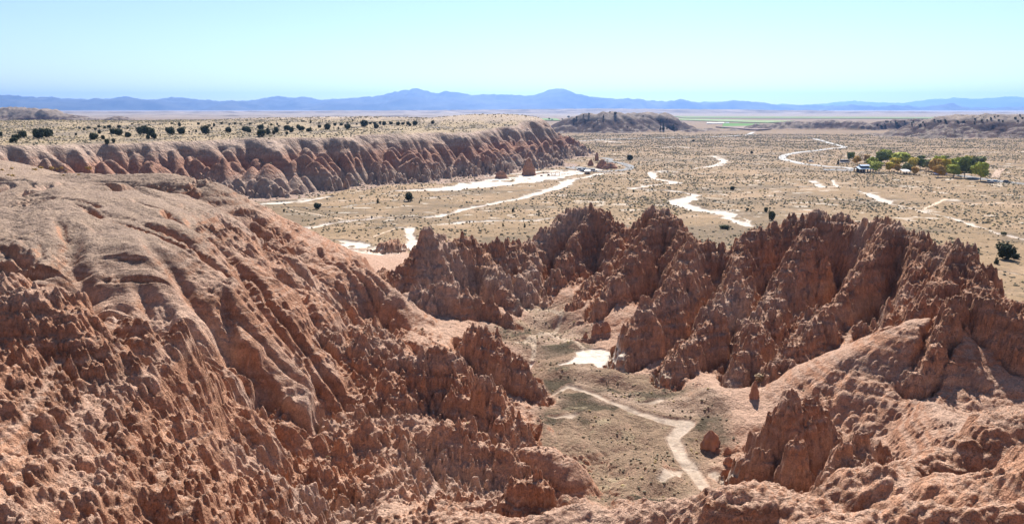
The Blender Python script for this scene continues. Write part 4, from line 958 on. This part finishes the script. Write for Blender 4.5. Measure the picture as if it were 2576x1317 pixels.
t_.links.new(n_.outputs[0], bp.inputs['Height']); t_.links.new(bp.outputs[0], b_.inputs['Normal'])
rock('boulder', 1787, 1124, 46, 44, 'rounded clay boulder alone on the canyon floor beside the wash', 1, 2.6)
rock('pinnacle', 1897, 1000, 24, 44, 'small pointed pinnacle on the talus slope before the dry bush', 2, 1.6)
rock('boulder', 1830, 1135, 20, 12, 'flat small rock just below the rounded boulder', 3, 2.6)
rock('boulder', 1832, 1168, 26, 22, 'low lumpy rock beside the white patch under the right pinnacles', 4, 2.4)
rock('boulder', 1473, 850, 14, 14, 'small rock at the left end of the broken wall fragment', 5, 2.4)
rock('boulder', 1500, 838, 26, 26, 'broken wall fragment standing on the canyon floor, middle piece', 6, 3.2)
rock('boulder', 1523, 832, 24, 24, 'broken wall fragment on the canyon floor, right piece', 7, 3.4)
rock('pinnacle', 1630, 518 + 6, 7, 20, 'thin square chimney on the highest crest of the rock rim', 8, 5, 100) if 0 else None
rock('pinnacle', 1330, 440, 34, 38, 'isolated fluted tower on the white flat beside the mesa foot', 9, 1.8, 300)
rock('pinnacle', 1501, 404, 9, 19, 'square upright block at the tip of the mesa', 10, 6, 300)
rock('pinnacle', 1260, 447, 26, 16, 'flat-topped rock block on the white flat left of the tower', 11, 4, 300)
rock('pinnacle', 1486, 417, 14, 14, 'small dark knob just right of the parked cars', 12, 2, 300)
rock('pinnacle', 1515, 422, 26, 19, 'dark jagged knob in the middle of the parking loop, left end', 13, 1.8, 300)
rock('pinnacle', 1535, 423, 40, 13, 'dark low jagged ridge inside the parking loop, right end', 14, 1.6, 300)

# -- roads
m_asph, t_, b_ = new_mat('asphalt', (.20, .195, .195), .9, .1); noise_tint(t_, b_, (.21, .205, .205), .3, .85, 1.15)
m_roadl, t_, b_ = new_mat('pale road', (.42, .40, .38), .9, .1); noise_tint(t_, b_, (.40, .385, .37), .2, .9, 1.1)
m_dirt, t_, b_ = new_mat('dirt road', (.40, .29, .22), .95, .05); noise_tint(t_, b_, (.40, .29, .22), .3, .85, 1.15)
def spline(P, n=8):
    out = []
    for i in range(len(P) - 1):
        p0, p1, p2, p3 = P[max(i - 1, 0)], P[i], P[i + 1], P[min(i + 2, len(P) - 1)]
        for k in range(n):
            t = k / n; out.append(tuple(.5 * ((2 * p1[a]) + (-p0[a] + p2[a]) * t + (2 * p0[a] - 5 * p1[a] + 4 * p2[a] - p3[a]) * t * t + (-p0[a] + 3 * p1[a] - 3 * p2[a] + p3[a]) * t ** 3) for a in (0, 1)))
    return out + [tuple(P[-1][:2])]
def road(name, pts, width, mat, lift=.25):
    P = spline([atZ(u, v, .9)[:2] for u, v in pts]); V = []; Fc = []
    for i, p in enumerate(P):
        a, b = P[max(i - 1, 0)], P[min(i + 1, len(P) - 1)]; dx_, dy_ = b[0] - a[0], b[1] - a[1]; l = math.hypot(dx_, dy_) or 1
        nx_, ny_ = -dy_ / l, dx_ / l
        for o_, dz in ((-width / 2 - 1.2, -1.0), (-width / 2, 0), (0, .03), (width / 2, 0), (width / 2 + 1.2, -1.0)):
            V.append((p[0] + nx_ * o_, p[1] + ny_ * o_, gz(p[0], p[1]) + lift + dz))
    for i in range(len(P) - 1):
        for j in range(4): Fc.append((i * 5 + j, i * 5 + j + 1, (i + 1) * 5 + j + 1, (i + 1) * 5 + j))
    zs = [v[2] for v in V]
    for _ in range(3):                              # an even road bed
        for i in range(1, len(P) - 1):
            c_ = (V[(i - 1) * 5 + 2][2] + V[i * 5 + 2][2] + V[(i + 1) * 5 + 2][2]) / 3 - V[i * 5 + 2][2]
            if c_ < 0: continue
            for j in range(5): q = V[i * 5 + j]; V[i * 5 + j] = (q[0], q[1], q[2] + c_)
    return tag(link(name, mk(name, V, Fc), mat), kind='structure')
road('road', [c3(*p) for p in [(600,612),(690,609),(1100,592),(1500,580),(2000,569),(2330,556),(2395,538),(2430,522)]], 7, m_roadl)
road('road', [c3(*p) for p in [(2370,545),(2430,548),(2480,554)]], 7, m_roadl)
road('road', [c4(*p) for p in [(460,586),(600,625),(720,658),(770,672),(745,680),(640,690),(400,715),(220,738),(155,760),(150,785),(220,812),(330,838),(450,850),(600,866),(800,880),(880,893)]], 6.5, m_roadl)
road('road', [c4(*p) for p in [(1930,955),(2100,985),(2300,1008),(2440,1030),(2600,1042)]], 8, m_asph)
road('road', [c4(*p) for p in [(2360,893),(2325,915),(2300,945),(2290,980)]], 4.5, m_dirt)
road('road', [c4(*p) for p in [(215,572),(330,575),(430,582)]], 4, m_roadl)
road('parking', [c4(*p) for p in [(555,893),(700,895),(860,900)]], 15, m_asph, .2)
road('road', [c3(*p) for p in [(900,779),(965,790),(985,803),(965,817),(1010,828),(1100,842),(1175,862),(1190,880),(1130,903),(1000,918),(850,926)]], 6.5, m_asph)
road('parking', [c3(*p) for p in [(850,915),(760,900),(680,885),(600,868)]], 15, m_asph, .2)
road('road', [(2230,741),(2330,716),(2460,742),(2600,762)], .01, m_dirt) if 0 else None

# -- fields of the far valley
for k, (pts, colr) in enumerate([([(1720,298),(2576,300),(2576,296.5),(1690,293)], (.18, .22, .10)), ([(1815,324),(1900,319.5),(1912,313),(1820,311.5)], (.10, .20, .05)), ([(1690,303),(1930,311),(2000,306),(1700,299.5)], (.22, .27, .13)), ([(1300,303),(1410,305),(1400,300),(1310,299)], (.17, .25, .10)), ([(1800,322),(1900,330),(2040,322),(1960,318)], (.25, .19, .17))]):
    mf, t_, b_ = new_mat('field crop %d' % k, colr, .95, .05); noise_tint(t_, b_, colr, .01, .85, 1.15)
    V = [atZ(u, v, 0) for u, v in pts]; V = [(p[0], p[1], 1.6 + .4 * k + .0002 * p[1]) for p in V]; n = len(V)
    V += [(p[0], p[1], p[2] - 2.5) for p in V]
    tag(link('field', mk('field', V, [tuple(range(n))[::-1]] + [(i, (i + 1) % n, (i + 1) % n + n, i + n) for i in range(n)]), mf), kind='structure')

# -- cottonwood grove and campground
def tree_mesh(seed, tall=1.0, n=1500, size=.095):
    r = random.Random(seed); L = []
    for i in range(9):
        a = r.uniform(0, 6.28); d = r.uniform(.08, .33); z = r.uniform(.34, .85); L.append((math.cos(a) * d, math.sin(a) * d, z, r.uniform(.15, .25), r.uniform(.15, .25), r.uniform(.12, .2)))
    L.append((0, 0, .60, .30, .30, .34))
    V, Fc = leaves(r, L, n, size); t = MB(); t.tube((0, 0, -.03), (.01, 0, .38), .022, .016)
    for l in L[:7]: t.tube((.01, 0, r.uniform(.25, .38)), (l[0] * .9, l[1] * .9, l[2]), .014, .005, 5)
    return V, Fc, t
TV = []
for k in range(4):
    V, Fc, t = tree_mesh(500 + k); TV.append((V, Fc, t.mesh('cottonwood_trunk')))
Vb, Fb, tb = tree_mesh(520, n=150, size=.05)
BARE = (Vb, Fb, tb.mesh('bare_trunk'))
LM = {'green': leaf_mat('dark green leaves', (.19, .22, .055), .6, 1.5, .5), 'light': leaf_mat('light green leaves', (.40, .42, .07), .65, 1.4, .5), 'yellow': leaf_mat('yellow leaves', (.62, .48, .07), .7, 1.3, .5),
      'orange': leaf_mat('orange leaves', (.58, .36, .10), .7, 1.3, .5), 'brown': leaf_mat('brown twigs', (.20, .145, .11), .7, 1.3, .5), 'olive': leaf_mat('olive leaves', (.28, .28, .12), .7, 1.3, .5)}
cache = {}
def cottonwood(u, v, w_, h_, colr, lab, k):
    p = atZ(u, v, .7); p = (p[0], p[1], gz(p[0], p[1])); D = p[1]
    src = BARE if colr == 'bare' else TV[k % 4]; mk_ = 'brown' if colr == 'bare' else colr
    key = (id(src), mk_)
    if key not in cache: cache[key] = mk('cottonwood_crown', src[0], src[1]); cache[key].materials.append(LM[mk_])
    s_ = (SZ(w_, D) / .62, SZ(w_, D) / .62, SZ(h_, D) * 1.15)
    t = thing('cottonwood', p, lab, 'tree', 'autumn trees of the campground', k * 1.7, s_)
    link('crown', cache[key], None, t); link('trunk', src[2], m_pale_bark, t)
zA = lambda x, y: (2075.5 + x / 10.24, 377.4 + y / 10.24); zB = lambda x, y: (2264 + x / 8.26, 377.4 + y / 8.26)
TREES = [
 (zA(640,262),15,19,'green','dark green tree at the left end of the campground behind the white camper'),(zA(715,240),8,19,'bare','thin bare tree right beside the dark green end tree'),(zA(410,255),17,13,'bare','bare brown tree behind and left of the white camper'),
 (zA(825,375),16,20,'orange','small orange tree between the camper and the pavilion'),(zA(1000,372),20,23,'bare','large bare brown tree behind the pavilion'),(zA(1090,300),13,16,'orange','orange tree touching the bare tree behind the pavilion'),(zA(1140,400),17,15,'olive','grey-olive tree just behind the pavilion roof'),
 (zA(1300,562),27,27,'light','light green tree just right of the pavilion'),(zA(1430,400),26,31,'green','dark green tree behind the light one at the pavilion'),(zA(1600,330),24,30,'light','tallest light green tree at the left of the grove'),(zA(1900,420),38,31,'light','wide yellow-green crown in the left half of the grove'),
 (zA(2060,400),22,22,'bare','grey leafless crown behind the wide yellow-green tree'),(zA(1660,545),21,22,'yellow','yellow tree in front of the wide green crown'),(zA(1870,565),13,19,'orange','narrow rust-orange tree left of the white shelter'),
 (zB(250,400),23,27,'yellow','yellow-topped tree above the white shelter'),(zB(420,400),18,26,'green','dark green tree right of the yellow-topped one'),(zB(310,512),17,19,'orange','low orange-brown tree right of the white shelter'),(zB(545,530),15,20,'bare','grey bare tree with a dark forked trunk in mid grove'),
 (zB(700,500),26,36,'orange','large orange tree in the middle of the grove'),(zB(790,555),22,28,'orange','orange tree in front, just above the blue panels'),(zB(930,500),25,36,'yellow','yellow-orange crown right of the large orange tree'),(zB(1110,565),30,30,'light','light green tree leaning over the blue panels'),
 (zB(1040,460),26,32,'light','yellow-green tree behind the one over the panels'),(zB(1340,570),32,50,'green','tallest dark green tree near the right of the grove'),(zB(1440,430),20,34,'yellow','yellow crown behind the tallest dark green tree'),(zB(1610,480),30,38,'olive','dull olive tree behind the last light green one'),
 (zB(130,470),20,24,'olive','olive tree between the rust-orange one and the yellow-topped tree'),(zB(600,430),24,28,'olive','olive crown joining the dark green and the large orange trees'),(zB(820,430),26,34,'light','yellow-green crown between the two large orange trees'),(zB(1230,450),26,34,'light','light green crown just left of the tallest dark green tree'),
 (zA(1230,440),20,22,'light','light green tree tucked behind the pavilion roof'),(zA(1780,470),22,24,'yellow','yellow-green tree in front of the wide green crown'),
 (zB(1670,635),30,42,'light','light green tree alone at the right end of the grove'),(zB(420,200),16,10,'green','dark green tree far back behind mid grove'),(zB(940,185),18,8,'green','green tree top far behind the orange trees'),(zB(1220,540),14,14,'yellow','small yellow tree under the tallest dark green one'),
]
for k, ((u, v), w_, h_, colr, lab) in enumerate(TREES): cottonwood(u, v, w_, h_, colr, lab, k)
p = atZ(*zA(335, 378), .7); juniper((p[0], p[1], gz(p[0], p[1])), SZ(6.5, p[1]), SZ(15, p[1]), 'dark narrow cypress-like tree left of the white camper', None, tall=True)

m_white, _, _ = new_mat('white paint', (.75, .76, .78), .4, .4); m_metal, _, _ = new_mat('metal roof', (.50, .60, .70), .35, .5, .4); m_dark, _, _ = new_mat('dark glass', (.03, .035, .045), .15, .6)
m_tan, t_, b_ = new_mat('tan wall', (.33, .26, .2), .9, .1); noise_tint(t_, b_, (.33, .26, .2), 1.0, .9, 1.1); m_brown, _, _ = new_mat('brown wood', (.10, .07, .05), .8, .2); m_tyre, _, _ = new_mat('tyre rubber', (.02, .02, .02), .9, .2)
m_panel, _, _ = new_mat('blue panel', (.20, .33, .62), .2, .6); m_grey, _, _ = new_mat('grey paint', (.25, .27, .3), .5, .4)
def at_ground(u, v):
    p = atZ(u, v, .8); return (p[0], p[1], gz(p[0], p[1]))
def roof_gable(b, x0, y0, x1, y1, z, h, over=.5):
    x0 -= over; x1 += over; y0 -= over; y1 += over; ym = (y0 + y1) / 2; t = .18
    b.poly([(x0, y0, z), (x1, y0, z), (x1, ym, z + h), (x0, ym, z + h), (x1, y1, z), (x0, y1, z), (x0, y0, z - t), (x1, y0, z - t), (x1, ym, z + h - t), (x0, ym, z + h - t), (x1, y1, z - t), (x0, y1, z - t)],
           [(0, 1, 2, 3), (3, 2, 4, 5), (7, 6, 9, 8), (8, 9, 11, 10), (0, 6, 7, 1), (5, 4, 10, 11), (1, 7, 8, 2), (2, 8, 10, 4), (6, 0, 3, 9), (9, 3, 5, 11)])
# pavilion with clerestory
p = at_ground(*zA(990, 560)); t = thing('pavilion', p, 'pavilion with pale blue metal roof and raised clerestory at the road end', 'building', None, .12)
link('floor_slab', MB().box(-6.2, -4.4, -.6, 6.2, 4.4, .12).mesh('slab'), m_tan, t)
b = MB(); roof_gable(b, -5.6, -4, 5.6, 4, 3.0, 1.6, .8); link('roof', b.mesh('roof'), m_metal, t)
b = MB().box(-3.2, -1.6, 3.6, 3.2, 1.6, 5.2); cw = link('clerestory', b.mesh('clerestory'), m_dark, t)
b = MB(); roof_gable(b, -3.3, -1.8, 3.3, 1.8, 5.2, .8, .4); link('clerestory_roof', b.mesh('clerestory_roof'), m_metal, cw)
for i in range(6):
    for yv in (-3.9, 3.9): x = -5.3 + i * 2.12; link('post', MB().box(x - .28, yv - .28, 0.1, x + .28, yv + .28, 2.95).mesh('post'), m_tan, t)
link('wall', MB().box(-5.2, .5, .1, 1.5, .8, 2.9).mesh('wall'), m_brown, t)
def shelter(pos, L_, Wd, H_, lab, roofm, rz=0, thick=.25, slope_=.12, name='shade_shelter', nleg=3, group=None, tlab=None):
    t = thing(name, pos, lab, 'shelter', group, rz); x, y = L_ / 2, Wd / 2; zf, zb = H_ - slope_ * y, H_ + slope_ * y
    link('roof', MB().poly([(-x, -y, zf), (x, -y, zf), (x, y, zb), (-x, y, zb), (-x, -y, zf - thick), (x, -y, zf - thick), (x, y, zb - thick), (-x, y, zb - thick)], [(0, 1, 2, 3), (7, 6, 5, 4), (0, 4, 5, 1), (1, 5, 6, 2), (2, 6, 7, 3), (3, 7, 4, 0)]).mesh('roof'), roofm, t)
    for i in range(nleg):
        px = -x + .6 + i * (L_ - 1.2) / (nleg - 1)
        for py in (-y + .5, y - .5): link('post', MB().box(px - .12, py - .12, -.4, px + .12, py + .12, H_ - .25).mesh('post'), m_brown, t)
    b = MB().box(-.9, -.4, .68, .9, .4, .75).box(-.9, -.95, .4, .9, -.65, .45).box(-.9, .65, .4, .9, .95, .45).box(-.7, -.8, -.2, -.6, .8, .42).box(.6, -.8, -.2, .7, .8, .42).box(-.68, -.06, .4, -.6, .06, .7).box(.6, -.06, .4, .68, .06, .7)
    tt = tag(link('picnic_table', b.mesh('picnic_table'), m_brown, None, pos, rz + .1), 'brown picnic table under the %s' % (tlab or lab), 'table', 'picnic tables')
    return t
shelter(at_ground(*zA(2065, 600)), 6, 5, 2.9, 'white roofed shelter with dark interior under the yellow trees', m_white, .1, slope_=.25, tlab='white roof below the yellow trees')
shelter(at_ground(*zB(1480, 390)), 5, 4.5, 2.7, 'small white shelter half hidden behind the tallest green tree', m_white, .2, slope_=.2, tlab='small white shelter behind the tallest tree')
shelter(at_ground(*zA(1220, 262)), 6, 4, 3, 'white shelter at the back behind the left end of the grove', m_white, 0, slope_=.15, tlab='white shelter at the back')
for k in range(3):
    q = zB(745 + 85 * k, 518); pp = at_ground(*q); t = thing('solar_panel', pp, '%s tilted blue solar panel in the row under the grove' % ['left', 'middle', 'right'][k], 'solar panel', 'solar panels under the grove', .1)
    link('panel', MB().poly([(-1.5, -2, .9), (1.5, -2, .9), (1.5, 2, 2.2), (-1.5, 2, 2.2), (-1.5, -2, .8), (1.5, -2, .8), (1.5, 2, 2.1), (-1.5, 2, 2.1)], [(0, 1, 2, 3), (7, 6, 5, 4), (0, 4, 5, 1), (1, 5, 6, 2), (2, 6, 7, 3), (3, 7, 4, 0)]).mesh('panel'), m_panel, t)
    link('frame', MB().box(-.08, -1.3, -.3, .08, -1.1, 1.1).box(-.08, 1.1, -.3, .08, 1.3, 1.8).mesh('frame'), m_grey, t)
# cars
def vehicle(u, v, L_, Wd, H_, paint, lab, cat_, rz, name='parked_car', group='parked cars', van=False):
    p = at_ground(u, v); p = (p[0], p[1], p[2] + .28); t = thing(name, p, lab, cat_, group, rz); x, y = L_ / 2, Wd / 2; hb = H_ * (.5 if not van else .46)
    b = MB(); pr = [(-x, .35), (-x, hb), (-x * .95, hb + .02), (x * .62, hb), (x * .97, hb * .82), (x, .35)]
    n = len(pr); V = [(a, -y, c_) for a, c_ in pr] + [(a, y, c_) for a, c_ in pr]
    b.poly(V, [tuple(range(n)), tuple(range(2 * n - 1, n - 1, -1))] + [(i, i + n, (i + 1) % n + n, (i + 1) % n) for i in range(n)]); link('body', b.mesh('body'), paint, t)
    ya = y * .86; xr = -x * .95; xf = x * .35 if not van else x * .8; xt = x * .05 if not van else x * .6; xb = -x * (.75 if not van else .93)
    V = [(xr, -ya, hb), (xf, -ya, hb), (xt, -ya * .9, H_ - .1), (xb, -ya * .9, H_ - .1), (xr, ya, hb), (xf, ya, hb), (xt, ya * .9, H_ - .1), (xb, ya * .9, H_ - .1)]
    link('window', MB().poly(V, [(0, 1, 2, 3), (7, 6, 5, 4), (1, 5, 6, 2), (4, 0, 3, 7), (0, 4, 5, 1), (3, 2, 6, 7)]).mesh('window'), m_dark, t)
    link('roof', MB().box(xb - .03, -ya * .92, H_ - .1, xt + .03, ya * .92, H_).mesh('roof'), paint, t)
    for sx in (-.62, .6):
        for sy in (-1, 1): link('wheel', MB().tube((x * sx, sy * (y - .22), .33), (x * sx, sy * (y + .02), .33), .33, .33, 12).mesh('wheel'), m_tyre, t)
    return t
m_blk, _, _ = new_mat('black paint', (.02, .022, .03), .3, .5); m_silver, _, _ = new_mat('silver paint', (.45, .5, .56), .3, .5, .4); m_blue, _, _ = new_mat('blue paint', (.25, .42, .62), .3, .5)
k3 = lambda x, y: (1352.2 + x / 13.65, 415.1 + y / 13.65)
vehicle(*k3(1415, 150), 4.5, 1.8, 1.5, m_blk, 'black car at the far left of the parked row by the mesa', 'car', 2.6)
vehicle(*k3(1490, 130), 4.5, 1.8, 1.5, m_white, 'white car behind the black one at the far end of the row', 'car', 2.6)
vehicle(*k3(1570, 130), 4.5, 1.8, 1.5, m_silver, 'silver car parked behind in the middle of the row', 'car', 2.6)
vehicle(*k3(1500, 180), 4.5, 1.8, 1.5, m_white, 'white car third from the left in the parked row', 'car', 2.6)
vehicle(*k3(1570, 195), 4.5, 1.8, 1.5, m_blue, 'pale blue car between the white car and the black wagon', 'car', 2.6)
vehicle(*k3(1625, 208), 4.8, 1.95, 1.8, m_blk, 'black wagon just left of the tan toilet hut', 'car', 2.6)
vehicle(*k3(1855, 245), 5.6, 2.1, 2.5, m_white, 'tall white van right of the tan toilet hut', 'van', 2.9, van=True)
vehicle(*c4(2222, 1030), 5.2, 2, 1.8, m_silver, 'silver pickup left of the pair by the campground road', 'car', .9)
vehicle(*c4(2250, 1032), 4.6, 1.8, 1.5, m_white, 'white car wedged beside the silver pickup', 'car', .9)
vehicle(*c4(2295, 1030), 4.6, 1.8, 1.5, m_blue, 'pale blue car right of the white one by the campground', 'car', .4)
vehicle(*c4(2402, 1036), 4.8, 1.9, 1.8, m_blk, 'black car alone at the right end by the campground road', 'car', .3)
vehicle(*c4(437, 830), 4.6, 1.9, 1.9, m_white, 'small white car driving on the campground access road', 'car', .1)
vehicle(*c4(772, 840), 8.5, 2.6, 3.0, m_white, 'long white camper left of the pavilion', 'camper', .08, 'camper', None, True)
# toilet hut, picnic shelter, sign boards near the mesa
p = at_ground(*k3(1712, 310)); t = thing('toilet_hut', p, 'small tan toilet hut with pale flat roof in front of the cars', 'hut', None, -.25)
link('wall', MB().box(-1.75, -1.4, -.3, 1.75, 1.4, 2.2).mesh('wall'), m_tan, t)
link('roof', MB().poly([(-2, -1.7, 2.2), (2, -1.7, 2.2), (2, 1.7, 2.75), (-2, 1.7, 2.75), (-2, -1.7, 2.02), (2, -1.7, 2.02), (2, 1.7, 2.5), (-2, 1.7, 2.5)], [(0, 1, 2, 3), (7, 6, 5, 4), (0, 4, 5, 1), (1, 5, 6, 2), (2, 6, 7, 3), (3, 7, 4, 0)]).mesh('roof'), m_wash_r if 'm_wash_r' in globals() else m_white, t)
link('door', MB().box(.3, -1.46, -.1, 1.2, -1.4, 1.95).mesh('door'), m_brown, t)
shelter(at_ground(*k3(550, 330)), 9.4, 3.2, 2.5, 'long open picnic shelter with flat grey roof on the white flat', m_tan, -.02, .22, .03, 'picnic_shelter', 4, None, 'long open shelter on the white flat')
p = at_ground(*k3(380, 370)); t = thing('notice_board', p, 'roofed dark notice board before the left end of the picnic shelter', 'sign')
link('board', MB().box(-.8, -.06, .7, .8, .06, 1.9).mesh('board'), m_brown, t); link('roof', MB().box(-1.05, -.45, 1.95, 1.05, .45, 2.1).mesh('roof'), m_white, t)
for sx in (-.7, .7): link('post', MB().box(sx - .07, -.05, -.3, sx + .07, .05, 1.95).mesh('post'), m_brown, t)
p = at_ground(*k3(135, 350)); t = thing('fire_grill', p, 'low dark box standing left of the picnic shelter', 'box'); link('body', MB().box(-.8, -.5, -.1, .8, .5, .75).mesh('body'), m_brown, t); link('lid', MB().box(-.9, -.6, .75, .9, .6, .85).mesh('lid'), m_grey, t)
p = at_ground(*k3(1290, 200)); t = thing('trail_sign', p, 'thin dark post sign left of the parked cars', 'sign'); link('post', MB().box(-.08, -.08, -.3, .08, .08, 1.6).mesh('post'), m_brown, t); link('board', MB().box(-.2, -.13, .9, .2, -.08, 1.6).mesh('board'), m_brown, t)
# distant farm sheds and houses
def house(u, v, w_, h_, lab, wallm, roofm, group, rz=0):
    p = atZ(u, v, 1.0); D = p[1]; W_, H_ = SZ(w_, D) / 2, SZ(h_, D); t = thing('farm_building', (p[0], p[1], .8), lab, 'building', group, rz)
    link('wall', MB().box(-W_, -W_ * .4, -1, W_, W_ * .4, H_ * .6).mesh('wall'), wallm, t); b = MB(); roof_gable(b, -W_, -W_ * .4, W_, W_ * .4, H_ * .62, H_ * .4, W_ * .05); link('roof', b.mesh('roof'), roofm, t)
for k, (x, y, w_, h_) in enumerate([(1985,440,50,14),(2040,438,45,10),(2100,440,60,14),(2165,438,35,12)]):
    house(*c3(x, y), w_ / 4, h_ / 4, '%s white shed in the row beyond the far hill' % ['leftmost low', 'second low', 'longest', 'rightmost small'][k], m_white, m_white, 'white sheds beyond the far hill')
house(*c3(2500, 490), 32, 6.5, 'large grey-blue shed at the far end of the green field', m_grey, m_metal, None)
house(*c3(2430, 484), 12, 4, 'small pale shed left of the large grey-blue one', m_white, m_metal, None)
house(*c3(2560, 488), 10, 4, 'small white shed right of the large grey-blue one', m_white, m_white, None)
for k, (x, y, w_, h_) in enumerate([(885,418,40,14),(870 - 640 + 15, 418, 30, 12), (290, 418, 28, 14)]):
    u, v = 644 + x / 4., 201.3 + y / 4.
    house(u, v, w_ / 4, h_ / 4, ['white house among the far town trees', 'bluish white farm house beyond the mesa', 'white farm house right of the bluish one'][k], m_white, m_metal if k == 1 else m_white, None)
for k in range(34):
    u = 1005 + 12 * k + rng.uniform(-5, 5); v = 301.5 + rng.uniform(-2, 1.5)
    if k >= 24: u = 1250 + (k - 24) * 33; v = 302
    p = atZ(u, v, 1); s_ = rng.uniform(6, 10)
    t = thing('town_tree', (p[0], p[1], .8), 'hazy blue-green tree among the far town beyond the mesa', 'tree', 'trees of the far town', k, (s_ * 1.3, s_ * 1.3, s_))
    key = (id(TV[k % 4]), 'green'); 
    if key not in cache: cache[key] = mk('cottonwood_crown', TV[k % 4][0], TV[k % 4][1]); cache[key].materials.append(LM['green'])
    link('crown', cache[key], None, t); link('trunk', TV[k % 4][2], m_pale_bark, t)
